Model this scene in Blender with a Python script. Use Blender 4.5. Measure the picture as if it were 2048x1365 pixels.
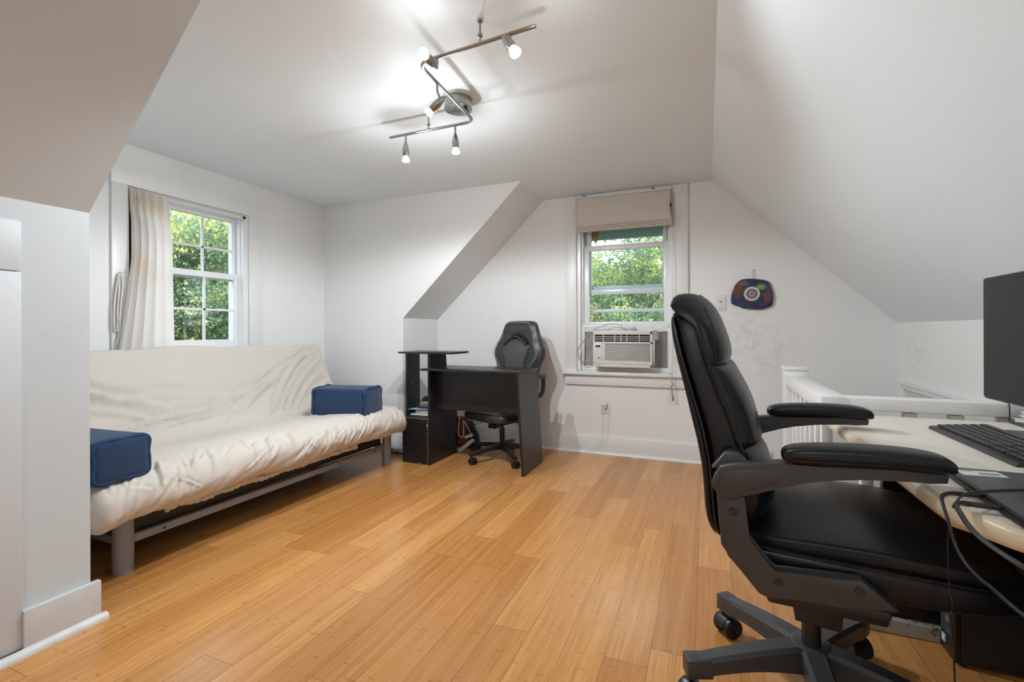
import bpy, bmesh, math, random
import numpy as np
from mathutils import Vector, Matrix, noise
random.seed(7)
D = bpy.data; C = bpy.context
scn = C.scene
for o in list(D.objects): D.objects.remove(o)
col = scn.collection
PI = math.pi
R = math.radians

# ------------------------------------------------------------------ camera
F = 941.0; YAW = R(22.55); ROLL = R(-0.18)
cam = D.cameras.new('camera'); camo = D.objects.new('camera', cam); col.objects.link(camo)
cam.sensor_width = 36; cam.lens = 36 * F / 2048
cam.shift_x = 0.0; cam.shift_y = -20.0 / 2048
cam.clip_start = 0.02
fw = Vector((-math.sin(YAW), math.cos(YAW), 0)); rt0 = Vector((math.cos(YAW), math.sin(YAW), 0)); up0 = Vector((0, 0, 1))
rt = math.cos(ROLL) * rt0 + math.sin(ROLL) * up0; up = math.cos(ROLL) * up0 - math.sin(ROLL) * rt0
m = Matrix((rt, up, -fw)).transposed().to_4x4(); m.translation = Vector((0, 0, 1.0))
camo.matrix_world = m
scn.camera = camo

# ------------------------------------------------------------------ world, sun, exposure
w = D.worlds.new('world'); scn.world = w; w.use_nodes = True
bg = w.node_tree.nodes['Background']
bg.inputs[0].default_value = (0.86, 0.94, 1.0, 1); bg.inputs[1].default_value = 3.0
sun = D.lights.new('sun', 'SUN'); sun.energy = 7.0; sun.angle = R(1); sun.color = (1, 0.93, 0.72)
suno = D.objects.new('sun', sun); col.objects.link(suno)
suno.rotation_euler = Vector((1.0, 0.0, 0.85)).to_track_quat('Z', 'Y').to_euler()
scn.view_settings.view_transform = 'Standard'; scn.view_settings.look = 'None'
scn.view_settings.exposure = 0.08; scn.view_settings.gamma = 1.0
scn.view_settings.use_curve_mapping = False

FILL = 25.0      # added fill lamp behind the camera, out of view
BULB = 2.5       # each track light bulb, point part
SPOT = 34.0      # each track light bulb, beam part

def area(name, loc, size, energy, rot=(0, 0, 0), color=(1, 1, 1), shape='DISK'):
    l = D.lights.new(name, 'AREA'); l.shape = shape; l.size = size; l.energy = energy; l.color = color
    o = D.objects.new(name, l); col.objects.link(o); o.location = loc; o.rotation_euler = rot
    return o
def point(name, loc, rad, energy, color=(1, 1, 1)):
    l = D.lights.new(name, 'POINT'); l.shadow_soft_size = rad; l.energy = energy; l.color = color
    o = D.objects.new(name, l); col.objects.link(o); o.location = loc
    return o
FILL_XY = (-0.30, -1.60)
area('added_fill_light', (FILL_XY[0], FILL_XY[1], 2.005), 0.42, FILL, color=(0.84, 0.93, 1.0))

# ------------------------------------------------------------------ node helpers
class S:
    """a socket with arithmetic"""
    def __init__(s, nt, sock): s.nt = nt; s.s = sock
    def _m(s, op, a, b=None, c=None):
        n = s.nt.nodes.new('ShaderNodeMath'); n.operation = op
        for i, v in enumerate((a, b, c)):
            if v is None: continue
            if isinstance(v, S): s.nt.links.new(v.s, n.inputs[i])
            else: n.inputs[i].default_value = v
        return S(s.nt, n.outputs[0])
    def __add__(s, o): return s._m('ADD', s, o)
    def __sub__(s, o): return s._m('SUBTRACT', s, o)
    def __mul__(s, o): return s._m('MULTIPLY', s, o)
    def __truediv__(s, o): return s._m('DIVIDE', s, o)
    def floor(s): return s._m('FLOOR', s)
    def fract(s): return s._m('FRACT', s)
    def lt(s, o): return s._m('LESS_THAN', s, o)
    def gt(s, o): return s._m('GREATER_THAN', s, o)
    def mx(s, o): return s._m('MAXIMUM', s, o)
    def mn(s, o): return s._m('MINIMUM', s, o)
    def abs(s): return s._m('ABSOLUTE', s)
    def pow(s, o): return s._m('POWER', s, o)
    def clamp(s): return s.mx(0.0).mn(1.0)
def comb(nt, x, y, z):
    n = nt.nodes.new('ShaderNodeCombineXYZ')
    for i, v in enumerate((x, y, z)):
        if isinstance(v, S): nt.links.new(v.s, n.inputs[i])
        else: n.inputs[i].default_value = v
    return S(nt, n.outputs[0])
def xyz(nt, src='Object'):
    t = nt.nodes.new('ShaderNodeTexCoord'); s = nt.nodes.new('ShaderNodeSeparateXYZ')
    nt.links.new(t.outputs[src], s.inputs[0])
    return [S(nt, s.outputs[i]) for i in range(3)]
def nz(nt, vec, scale, detail=3, rough=0.5):
    n = nt.nodes.new('ShaderNodeTexNoise'); n.inputs['Scale'].default_value = scale
    n.inputs['Detail'].default_value = detail; n.inputs['Roughness'].default_value = rough
    if vec is not None: nt.links.new(vec.s, n.inputs['Vector'])
    return S(nt, n.outputs[0])
def wn(nt, vec):
    n = nt.nodes.new('ShaderNodeTexWhiteNoise'); n.noise_dimensions = '3D'
    nt.links.new(vec.s, n.inputs['Vector']); return S(nt, n.outputs[0])
def mixc(nt, f, a, b):
    n = nt.nodes.new('ShaderNodeMix'); n.data_type = 'RGBA'
    def put(i, v):
        if isinstance(v, S): nt.links.new(v.s, n.inputs[i])
        elif isinstance(v, (int, float)): n.inputs[i].default_value = v
        else: n.inputs[i].default_value = (*v, 1)
    put(0, f); put(6, a); put(7, b)
    return S(nt, n.outputs[2])
def objvec(nt):
    t = nt.nodes.new('ShaderNodeTexCoord'); return S(nt, t.outputs['Object'])
def ramp(nt, f, stops):
    n = nt.nodes.new('ShaderNodeValToRGB'); nt.links.new(f.s, n.inputs[0])
    e = n.color_ramp.elements
    while len(e) < len(stops): e.new(0.5)
    for i, (p, c) in enumerate(stops): e[i].position = p; e[i].color = (*c, 1)
    return S(nt, n.outputs[0])
def newmat(name):
    m = D.materials.new(name); m.use_nodes = True; nt = m.node_tree
    b = nt.nodes['Principled BSDF']; return m, nt, b
def bump(nt, b, h, strength=0.1, dist=0.01):
    n = nt.nodes.new('ShaderNodeBump'); n.inputs['Strength'].default_value = strength
    n.inputs['Distance'].default_value = dist
    nt.links.new(h.s, n.inputs['Height']); nt.links.new(n.outputs[0], b.inputs['Normal'])
def mat(name, c, rough=0.5, metal=0.0, var=0.0, vs=20, bmp=0.0, bs=80, spec=None, coat=0, emit=None, es=0, sheen=0):
    m, nt, b = newmat(name)
    b.inputs['Roughness'].default_value = rough; b.inputs['Metallic'].default_value = metal
    if spec is not None: b.inputs['Specular IOR Level'].default_value = spec
    if coat: b.inputs['Coat Weight'].default_value = coat; b.inputs['Coat Roughness'].default_value = 0.15
    if sheen: b.inputs['Sheen Weight'].default_value = sheen
    v = objvec(nt)
    n = nz(nt, v, vs, 4)
    lo = tuple(max(0, x * (1 - var)) for x in c); hi = tuple(min(1, x * (1 + var)) for x in c)
    cs = mixc(nt, n, lo, hi); nt.links.new(cs.s, b.inputs['Base Color'])
    if bmp: bump(nt, b, nz(nt, v, bs, 4), bmp, 0.004)
    if emit: b.inputs['Emission Color'].default_value = (*emit, 1); b.inputs['Emission Strength'].default_value = es
    return m

# ------------------------------------------------------------------ materials
def wall_mat(name, c, dirt=0.0, dirt_at=None):
    m, nt, b = newmat(name); v = objvec(nt); b.inputs['Roughness'].default_value = 0.55
    n = nz(nt, v, 1.3, 3)
    base = mixc(nt, n, tuple(x * 0.975 for x in c), c)
    if dirt_at:
        x, y, z = xyz(nt)
        for (cx, cy, cz, r, k) in dirt_at:
            dd = ((x - cx) * (x - cx) + (y - cy) * (y - cy) + (z - cz) * (z - cz)).pow(0.5)
            f = ((dd * (-1.0 / r)) + 1.0).clamp()
            g = nz(nt, v, 20, 5, 0.62)
            f2 = (f * ((g - 0.42) * 3.0).clamp() * k).clamp()
            base = mixc(nt, f2, base, (0.30, 0.30, 0.30))
    nt.links.new(base.s, b.inputs['Base Color'])
    bump(nt, b, nz(nt, v, 60, 5, 0.6), 0.05, 0.004)
    return m
M = {}
WHITE = (0.845, 0.845, 0.835)
M['wall'] = wall_mat('wall_paint', WHITE)
M['ceil'] = wall_mat('ceiling_paint', (0.815, 0.875, 0.905))
M['trim'] = mat('trim_paint', (0.80, 0.80, 0.79), 0.35, var=0.03, vs=6, bmp=0.06, bs=25)
M['scuffed'] = mat('scuffed_paint', (0.62, 0.62, 0.61), 0.4, var=0.14, vs=9, bmp=0.08, bs=30)
M['wornwhite'] = mat('worn_white_paint', (0.68, 0.68, 0.67), 0.45, var=0.18, vs=22, bmp=0.2, bs=30)
M['vinyl'] = mat('white_vinyl', (0.82, 0.83, 0.85), 0.25)
M['oldwhite'] = mat('painted_wood_railing', (0.80, 0.80, 0.79), 0.4, var=0.06, vs=14, bmp=0.2, bs=18)
M['blackboard'] = mat('black_laminate', (0.014, 0.014, 0.016), 0.33, var=0.2, vs=4)
M['chip'] = mat('worn_chipboard_edge', (0.5, 0.42, 0.36), 0.8, var=0.3, vs=90)
M['leather'] = mat('black_leather', (0.0055, 0.0068, 0.010), 0.34, var=0.25, vs=12, bmp=0.15, bs=160, spec=0.36)
M['leather2'] = mat('charcoal_leather', (0.036, 0.036, 0.037), 0.38, var=0.15, vs=15, bmp=0.12, bs=120)
M['greypad'] = mat('grey_mesh_panel', (0.075, 0.075, 0.075), 0.6, var=0.1, vs=60, bmp=0.1, bs=200)
M['piping'] = mat('leather_piping', (0.006, 0.006, 0.007), 0.3)
M['stitch'] = mat('pale_stitching', (0.34, 0.34, 0.33), 0.7)
M['plastic_brown'] = mat('dark_grey_plastic', (0.043, 0.042, 0.044), 0.42, var=0.1, vs=80, bmp=0.05, bs=300)
M['plastic'] = mat('black_plastic', (0.012, 0.012, 0.012), 0.35)
M['plastic_matte'] = mat('matte_black_plastic', (0.018, 0.018, 0.019), 0.5)
M['chrome'] = mat('chrome', (0.8, 0.8, 0.8), 0.15, 1)
M['nickel'] = mat('brushed_nickel', (0.36, 0.35, 0.335), 0.27, 1, var=0.1, vs=60)
M['greymetal'] = mat('grey_painted_steel', (0.29, 0.31, 0.345), 0.42, var=0.05, vs=30)
M['underbed'] = mat('dark_frame_and_shade', (0.03, 0.028, 0.026), 0.6)
M['blue'] = mat('navy_canvas', (0.007, 0.034, 0.095), 0.85, var=0.22, vs=60, bmp=0.35, bs=420, sheen=0.15)
M['blue2'] = mat('navy_canvas_piping', (0.010, 0.044, 0.118), 0.8, var=0.2, vs=50, bmp=0.3, bs=300)
M['seamblue'] = mat('navy_seam', (0.004, 0.010, 0.035), 0.9)
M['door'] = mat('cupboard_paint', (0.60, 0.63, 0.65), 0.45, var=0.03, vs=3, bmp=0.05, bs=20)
M['cream'] = mat('cream_laminate', (0.84, 0.775, 0.675), 0.3, var=0.03, vs=5)
M['creamedge'] = mat('cream_desk_edge', (0.70, 0.60, 0.42), 0.3, var=0.05, vs=8)
M['worncream'] = None
M['acwhite'] = mat('warm_white_plastic', (0.70, 0.68, 0.65), 0.4, var=0.02)
M['acdark'] = mat('black_shade_and_display', (0.01, 0.01, 0.01), 0.6)
M['pleat'] = mat('grey_accordion_panel', (0.46, 0.45, 0.44), 0.5, var=0.1, vs=10)
M['tape'] = mat('white_tape', (0.78, 0.78, 0.76), 0.3, var=0.06, vs=40, bmp=0.5, bs=30)
M['shade'] = mat('beige_shade_fabric', (0.66, 0.60, 0.53), 0.9, var=0.05, vs=5, bmp=0.15, bs=300)
M['plate'] = mat('white_plastic', (0.76, 0.76, 0.75), 0.3)
M['greyplastic'] = mat('grey_plastic', (0.25, 0.25, 0.25), 0.4)
M['cordgrey'] = mat('grey_power_cord', (0.42, 0.41, 0.40), 0.45)
M['cordwhite'] = mat('white_cord', (0.72, 0.71, 0.70), 0.45)
M['cordthin'] = mat('thin_grey_cord', (0.50, 0.50, 0.48), 0.5)
M['cordblack'] = mat('black_cord', (0.012, 0.012, 0.013), 0.38)
M['screen'] = mat('switched_off_screen', (0.022, 0.022, 0.021), 0.45, spec=0.25)
M['laptop'] = mat('dark_grey_laptop_shell', (0.045, 0.048, 0.052), 0.4, var=0.05, vs=300)
M['key'] = mat('black_keycap', (0.02, 0.021, 0.024), 0.4)
M['kbd'] = mat('keyboard_case', (0.028, 0.028, 0.027), 0.45)
M['paper'] = mat('white_paper', (0.75, 0.76, 0.78), 0.7, var=0.04, vs=60)
M['ink'] = mat('grey_print', (0.12, 0.12, 0.12), 0.7)
M['bluepaper'] = mat('light_blue_paper', (0.28, 0.52, 0.74), 0.7, var=0.08)
M['book'] = mat('book_pages', (0.5, 0.46, 0.38), 0.8, var=0.1, vs=120)
M['bookcover'] = mat('yellow_brown_cover', (0.28, 0.20, 0.07), 0.5)
M['bookblack'] = mat('black_cover', (0.02, 0.02, 0.025), 0.4)
M['red'] = mat('dark_red_fabric', (0.17, 0.025, 0.018), 0.6, var=0.25, vs=25)
M['darkblue'] = mat('dark_blue_grey_fabric', (0.03, 0.04, 0.06), 0.7, var=0.2)
M['powerstrip'] = mat('white_power_strip', (0.66, 0.67, 0.69), 0.35)
M['eave'] = mat('blue_green_soffit', (0.17, 0.25, 0.29), 0.6, var=0.1)
M['bark'] = mat('bark', (0.09, 0.065, 0.045), 0.9, var=0.4, vs=8, bmp=0.6, bs=12)
M['soil'] = mat('lawn', (0.06, 0.075, 0.04), 0.95, var=0.4, vs=2)
M['siding'] = mat('outer_siding', (0.45, 0.48, 0.47), 0.7)
M['wasp'] = mat('yellowed_foam', (0.42, 0.25, 0.07), 0.8, var=0.4, vs=40)
M['stair'] = mat('stair_tread', (0.30, 0.17, 0.08), 0.45, var=0.2, vs=12)
M['bag'] = mat('clear_grey_plastic_bag', (0.38, 0.40, 0.42), 0.25, var=0.2, vs=20, bmp=0.6, bs=20)

def glass():
    m = D.materials.new('window_glass'); m.use_nodes = True; nt = m.node_tree; nt.nodes.clear()
    o = nt.nodes.new('ShaderNodeOutputMaterial'); t = nt.nodes.new('ShaderNodeBsdfTransparent')
    t.inputs[0].default_value = (0.94, 0.97, 0.97, 1)
    g = nt.nodes.new('ShaderNodeBsdfGlossy'); g.inputs['Roughness'].default_value = 0.02
    x = nt.nodes.new('ShaderNodeMixShader'); x.inputs[0].default_value = 0.035
    nt.links.new(t.outputs[0], x.inputs[1]); nt.links.new(g.outputs[0], x.inputs[2]); nt.links.new(x.outputs[0], o.inputs[0])
    return m
M['glass'] = glass()
def bulbmat():
    m, nt, b = newmat('lit_bulb'); b.inputs['Base Color'].default_value = (1, 1, 1, 1)
    b.inputs['Emission Color'].default_value = (1, 0.97, 0.92, 1); b.inputs['Emission Strength'].default_value = 14
    return m
M['bulb'] = bulbmat()
M['fillglass'] = mat('fill_lamp_glow_glass', (0.9, 0.9, 0.88), 0.4, emit=(1, 0.97, 0.92), es=3)  # glowing shade of the added fill lamp

def translucent(name, c, tc, f=0.4, stain=None):
    m = D.materials.new(name); m.use_nodes = True; nt = m.node_tree; nt.nodes.clear()
    o = nt.nodes.new('ShaderNodeOutputMaterial'); d = nt.nodes.new('ShaderNodeBsdfDiffuse'); t = nt.nodes.new('ShaderNodeBsdfTranslucent')
    x = nt.nodes.new('ShaderNodeMixShader'); x.inputs[0].default_value = f
    v = objvec(nt)
    if stain:
        n = nz(nt, v, 3.0, 2); cs = ramp(nt, n, [(0.5, c), (0.72, stain)])
        nt.links.new(cs.s, d.inputs[0])
    else:
        n = nz(nt, v, 2.2, 3, 0.6)
        cs = ramp(nt, n, [(0.36, tuple(q * 0.6 for q in c)), (0.50, c), (0.57, tuple(min(1, q * 1.5) for q in c)), (0.61, (0.72, 0.63, 0.22))])  # yellow end of the ramp stands for sunlit patches of leaves
        nt.links.new(cs.s, d.inputs[0])
        ct = ramp(nt, n, [(0.40, tc), (0.57, tuple(min(1, q * 1.5) for q in tc)), (0.61, (1.0, 0.86, 0.36))])
        nt.links.new(ct.s, t.inputs[0])
    t.inputs[0].default_value = (*tc, 1)
    nt.links.new(d.outputs[0], x.inputs[1]); nt.links.new(t.outputs[0], x.inputs[2]); nt.links.new(x.outputs[0], o.inputs[0])
    return m
M['curtain'] = translucent('cream_curtain_cloth', (0.87, 0.84, 0.81), (0.90, 0.84, 0.80), 0.24, (0.78, 0.64, 0.47))
M['leaf1'] = translucent('green_leaves', (0.15, 0.235, 0.16), (0.27, 0.37, 0.20), 0.42)
M['leaf2'] = translucent('sun_tinted_leaves', (0.24, 0.33, 0.17), (0.52, 0.54, 0.20), 0.5)  # yellow tint puts sunlight into the leaf colour

def cloth_mat():
    m, nt, b = newmat('ivory_cotton_cover'); v = objvec(nt); b.inputs['Roughness'].default_value = 0.9
    n = nz(nt, v, 2.0, 3)
    cs = mixc(nt, n, (0.595, 0.545, 0.485), (0.655, 0.605, 0.54)); nt.links.new(cs.s, b.inputs['Base Color'])
    a = nz(nt, v, 14, 5, 0.6); c = nz(nt, v, 600, 2)
    bump(nt, b, a + c * 0.05, 0.35, 0.012)
    return m
M['cloth'] = cloth_mat()

def floor_mat():
    m, nt, b = newmat('bamboo_plank_floor')
    x, y, z = xyz(nt)
    PW = 0.1275; PL = 1.02; SW = PW / 6
    xx = x + 0.677 + 20 * PW; r = (xx / PW).floor()
    rr = wn(nt, comb(nt, r, 3.1, 0.0))
    yy = y + rr * 5.7 + 20.0
    pi_ = (yy / PL).floor(); rnd = wn(nt, comb(nt, r, pi_, 7.0)); rnd2 = wn(nt, comb(nt, r, pi_, 19.0))
    fx = (xx / PW).fract(); fy = (yy / PL).fract()
    seam = (fx * PW).mn((fx * (-1.0) + 1.0) * PW); seamy = (fy * PL).mn((fy * (-1.0) + 1.0) * PL)
    line = (seam.lt(0.0008)).mx(seamy.lt(0.0009))
    # bamboo strips
    s = (xx / SW).floor(); fs = (xx / SW).fract(); rs = wn(nt, comb(nt, s, pi_, 2.0))
    wob = nz(nt, comb(nt, x * 60.0, y * 14.0, 0.0), 1.0, 2)
    ny = (yy + rs * 3.3 + wob * 0.012) / 0.235; fn = ny.fract()
    node = ((fn * (-1.0 / 0.028)) + 1.0).clamp() * (wn(nt, comb(nt, s, ny.floor(), 5.0)).gt(0.42))
    strip = rs - 0.5
    sl = (fs.lt(0.045)) * 0.35
    fib = nz(nt, comb(nt, x * 260.0, y * 5.0, r), 1.0, 3, 0.6)
    fib2 = nz(nt, comb(nt, x * 45.0, y * 1.4, pi_), 1.0, 2, 0.5)
    col_ = mixc(nt, (rnd * 0.85 + strip * 0.42 + (fib2 - 0.5) * 0.9 + 0.05).clamp(), (0.47, 0.198, 0.055), (0.73, 0.370, 0.122))
    warm = mixc(nt, rnd2 * 0.35, col_, (0.62, 0.268, 0.078))
    c2 = mixc(nt, ((fib - 0.45) * 4.0).clamp() * 0.50, warm, (0.30, 0.120, 0.030))
    c3 = mixc(nt, (node * 0.75 + sl).clamp() * 0.70, c2, (0.15, 0.055, 0.014))
    c4 = mixc(nt, line * 0.75, c3, (0.13, 0.055, 0.02))
    nt.links.new(c4.s, b.inputs['Base Color'])
    rg = fib * 0.08 + 0.19; nt.links.new(rg.s, b.inputs['Roughness'])
    b.inputs['Specular IOR Level'].default_value = 0.5
    hv = line * (-1.0) + nz(nt, comb(nt, x * 6.0, y * 1.5, 0.0), 1.0, 2) * 0.6
    bump(nt, b, hv, 0.12, 0.003)
    return m
M['floor'] = floor_mat()

def worn_mat():
    m, nt, b = newmat('worn_cream_paint'); v = objvec(nt); x, y, z = xyz(nt)
    n = nz(nt, v, 38, 5, 0.7)
    f = ((n - 0.5) * 9.0 + (z * 30.0 - 1.3)).clamp() * ((x * (-3.5) + 1.0).clamp())
    cs = mixc(nt, f * 0.85, (0.42, 0.40, 0.33), (0.03, 0.028, 0.025))
    nt.links.new(cs.s, b.inputs['Base Color']); b.inputs['Roughness'].default_value = 0.45
    return m
M['worncream'] = worn_mat()

def art_mat():
    m, nt, b = newmat('blue_and_rust_glaze'); v = objvec(nt); x, y, z = xyz(nt)
    n = nz(nt, v, 14, 4, 0.6); n2 = nz(nt, v, 45, 4, 0.7)
    # colour patches: rust on the left and right, green spot upper right
    def patch(cx, cz, rx, rz):
        return ((((x - cx) / rx).pow(2.0) + ((z - cz) / rz).pow(2.0)) * (-1.0) + 1.0 + (n2 - 0.5) * 1.6).clamp()
    c = ramp(nt, n2, [(0.38, (0.006, 0.009, 0.03)), (0.52, (0.010, 0.022, 0.085)), (0.68, (0.02, 0.05, 0.16))])
    c = mixc(nt, patch(-0.095, 0.045, 0.045, 0.075), c, (0.14, 0.045, 0.022))
    c = mixc(nt, patch(-0.058, 0.085, 0.04, 0.02) * 0.7, c, (0.22, 0.16, 0.05))
    c = mixc(nt, patch(0.095, -0.02, 0.03, 0.06) * 0.8, c, (0.20, 0.045, 0.022))
    c = mixc(nt, patch(0.115, 0.04, 0.03, 0.05) * 0.7, c, (0.13, 0.05, 0.03))
    c = mixc(nt, patch(0.055, 0.055, 0.038, 0.026), c, (0.22, 0.36, 0.10))
    c = mixc(nt, patch(0.0, -0.105, 0.16, 0.016) * 0.7, c, (0.12, 0.02, 0.025))
    nt.links.new(c.s, b.inputs['Base Color']); b.inputs['Roughness'].default_value = 0.35
    bump(nt, b, n2, 0.4, 0.004)
    return m
M['art'] = art_mat()

# ------------------------------------------------------------------ mesh helpers
def NB(): return bmesh.new()
def box(bm, lo, hi, bev=0.0, seg=2, rot=None, about=None):
    r = bmesh.ops.create_cube(bm, size=1.0); vs = r['verts']
    c = [(lo[i] + hi[i]) / 2 for i in range(3)]; s = [abs(hi[i] - lo[i]) for i in range(3)]
    for v in vs: v.co = Vector((c[0] + v.co.x * s[0], c[1] + v.co.y * s[1], c[2] + v.co.z * s[2]))
    if bev > 0:
        es = list({e for v in vs for e in v.link_edges})
        n0 = set(bm.verts) - set(vs)
        bmesh.ops.bevel(bm, geom=es, offset=min(bev, min(s) * 0.49), segments=seg, affect='EDGES', profile=0.5)
        vs = [v for v in bm.verts if v not in n0]
    if rot is not None:
        ab = Vector(about if about else c)
        for v in vs: v.co = rot @ (v.co - ab) + ab
    return vs
def prism(bm, pts, axis, a, b, bev=0.0, seg=2):
    """polygon pts (2D) extruded on axis between a and b; 2D coords are the two remaining axes in order"""
    def P(p, t):
        if axis == 'y': return Vector((p[0], t, p[1]))
        if axis == 'x': return Vector((t, p[0], p[1]))
        return Vector((p[0], p[1], t))
    n0 = set(bm.verts)
    A = [bm.verts.new(P(p, a)) for p in pts]; B = [bm.verts.new(P(p, b)) for p in pts]
    bm.faces.new(A); bm.faces.new(B[::-1]); n = len(pts)
    for i in range(n): bm.faces.new((A[i], B[i], B[(i + 1) % n], A[(i + 1) % n]))
    vs = [v for v in bm.verts if v not in n0]
    if bev > 0:
        es = [e for e in {e for v in vs for e in v.link_edges} if (e.verts[0] in A) == (e.verts[1] in A)]
        bmesh.ops.bevel(bm, geom=es, offset=bev, segments=seg, affect='EDGES', profile=0.5)
    return [v for v in bm.verts if v not in n0]
def catmull(P, n=6, closed=False):
    P = [Vector(p) for p in P]; out = []; N = len(P)
    rng = range(N) if closed else range(N - 1)
    for i in rng:
        p0 = P[(i - 1) % N] if closed or i > 0 else P[0]; p1 = P[i]; p2 = P[(i + 1) % N]
        p3 = P[(i + 2) % N] if closed or i + 2 < N else P[-1]
        for k in range(n):
            t = k / n
            out.append(0.5 * ((2 * p1) + (-p0 + p2) * t + (2 * p0 - 5 * p1 + 4 * p2 - p3) * t * t + (-p0 + 3 * p1 - 3 * p2 + p3) * t ** 3))
    if not closed: out.append(P[-1])
    return out
def tube(bm, pts, r, seg=8, smooth=0, closed=False, caps=True, flat=1.0, rf=None):
    if smooth: pts = catmull(pts, smooth, closed)
    pts = [Vector(p) for p in pts]; n = len(pts); rings = []
    t0 = (pts[1] - pts[0]).normalized()
    nrm = t0.orthogonal().normalized()
    if abs(t0.z) < 0.9: nrm = (Vector((0, 0, 1)) - t0 * t0.z).normalized()
    for i, p in enumerate(pts):
        if closed: t = (pts[(i + 1) % n] - pts[i - 1]).normalized()
        elif i == 0: t = t0
        elif i == n - 1: t = (pts[i] - pts[i - 1]).normalized()
        else: t = (pts[i + 1] - pts[i - 1]).normalized()
        nrm = (nrm - t * nrm.dot(t))
        nrm = nrm.normalized() if nrm.length > 1e-6 else t.orthogonal().normalized()
        bn = t.cross(nrm); rr = rf(i / (n - 1)) * r if rf else r
        rings.append([bm.verts.new(p + (nrm * math.cos(2 * PI * k / seg) * flat + bn * math.sin(2 * PI * k / seg)) * rr) for k in range(seg)])
    m_ = n if closed else n - 1
    for i in range(m_):
        a, b = rings[i], rings[(i + 1) % n]
        for k in range(seg): bm.faces.new((a[k], a[(k + 1) % seg], b[(k + 1) % seg], b[k]))
    if caps and not closed: bm.faces.new(rings[0][::-1]); bm.faces.new(rings[-1])
def lathe(bm, prof, c=(0, 0, 0), d=(0, 0, 1), seg=24, capa=True, capb=True):
    """prof = (radius, height) along direction d from c"""
    d = Vector(d).normalized(); u = d.orthogonal().normalized(); v = d.cross(u); c = Vector(c); rings = []
    for r, h in prof:
        rings.append([bm.verts.new(c + d * h + (u * math.cos(2 * PI * k / seg) + v * math.sin(2 * PI * k / seg)) * max(r, 1e-5)) for k in range(seg)])
    for a, b in zip(rings, rings[1:]):
        for k in range(seg): bm.faces.new((a[k], a[(k + 1) % seg], b[(k + 1) % seg], b[k]))
    if capa: bm.faces.new(rings[0][::-1])
    if capb: bm.faces.new(rings[-1])
def cyl(bm, a, b, r, seg=20, r2=None):
    a = Vector(a); b = Vector(b); L = (b - a).length
    lathe(bm, [(r, 0), (r if r2 is None else r2, L)], a, b - a, seg)
def loft(bm, rings, caps=True):
    V = [[bm.verts.new(p) for p in r] for r in rings]; n = len(V[0])
    for a, b in zip(V, V[1:]):
        for k in range(n): bm.faces.new((a[k], a[(k + 1) % n], b[(k + 1) % n], b[k]))
    if caps: bm.faces.new(V[0][::-1]); bm.faces.new(V[-1])
def sgnpow(v, p): return math.copysign(abs(v) ** p, v)
def world_of(o):
    m = Matrix.Identity(4)
    while o is not None: m = o.matrix_basis @ m; o = o.parent
    return m
def mk(name, bm, material, parent=None, world=False, sharp=35, sub=0, origin=True, flat=False):
    bmesh.ops.recalc_face_normals(bm, faces=bm.faces[:])
    me = D.meshes.new(name)
    loc = Vector((0, 0, 0))
    if parent is not None and world:
        bm.transform(world_of(parent).inverted())
    elif parent is None and origin:
        xs = [v.co.x for v in bm.verts]; ys = [v.co.y for v in bm.verts]; zs = [v.co.z for v in bm.verts]
        loc = Vector(((min(xs) + max(xs)) / 2, (min(ys) + max(ys)) / 2, min(zs)))
        bm.transform(Matrix.Translation(-loc))
    bm.to_mesh(me); bm.free()
    if isinstance(material, str): material = M[material]
    me.materials.append(material)
    if not flat:
        me.polygons.foreach_set('use_smooth', [True] * len(me.polygons))
        if sharp is not None: me.set_sharp_from_angle(angle=R(sharp))
    o = D.objects.new(name, me); col.objects.link(o); o.location = loc
    if parent is not None: o.parent = parent
    if sub:
        s = o.modifiers.new('sub', 'SUBSURF'); s.levels = sub; s.render_levels = sub
    return o
def tag(o, label=None, cat=None, group=None, kind=None):
    if label: o['label'] = label
    if cat: o['category'] = cat
    if group: o['group'] = group
    if kind: o['kind'] = kind
    return o
def thing(name, label, cat, loc=(0, 0, 0), rz=0, group=None):
    o = D.objects.new(name, None); col.objects.link(o); o.empty_display_size = 0.05
    o.location = loc; o.rotation_euler = (0, 0, rz)
    return tag(o, label, cat, group)
def struct(name, bm, material, parent=None, label=None, **k):
    k['origin'] = False
    o = mk(name, bm, material, parent, world=parent is not None, **k)
    if parent is None: tag(o, label, None, None, 'structure')
    return o
def split(o):
    """one object per loose piece, all with the same parent"""
    bm = NB(); bm.from_mesh(o.data); bm.verts.ensure_lookup_table(); seen = set(); groups = []
    for v in bm.verts:
        if v.index in seen: continue
        st = [v]; seen.add(v.index); g = []
        while st:
            q = st.pop(); g.append(q.index)
            for e in q.link_edges:
                p = e.other_vert(q)
                if p.index not in seen: seen.add(p.index); st.append(p)
        groups.append(set(g))
    out = [o]
    src = o.data
    for k, g in enumerate(groups):
        b = NB(); b.from_mesh(src); b.verts.ensure_lookup_table()
        bmesh.ops.delete(b, geom=[v for v in b.verts if v.index not in g], context='VERTS')
        me = D.meshes.new(o.name.split('.')[0]); b.to_mesh(me); b.free()
        for mt in src.materials: me.materials.append(mt)
        if k == 0: o.data = me
        else:
            c = o.copy(); c.data = me; col.objects.link(c); out.append(c)
    bm.free(); return out
def dup(src, parent=None):
    c = src.copy(); col.objects.link(c)
    if parent is not None: c.parent = parent
    for ch in [x for x in D.objects if x.parent == src]: dup(ch, c)
    return c

# ------------------------------------------------------------------ the room
YB = 3.82      # back wall
XL = -3.19     # wall with the left window
YD = 3.27      # far side of the dormer
YP = 0.945     # near side of the dormer
XR = 1.15      # right knee wall
HC = 2.12
YN = -2.6      # wall behind the camera

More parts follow.
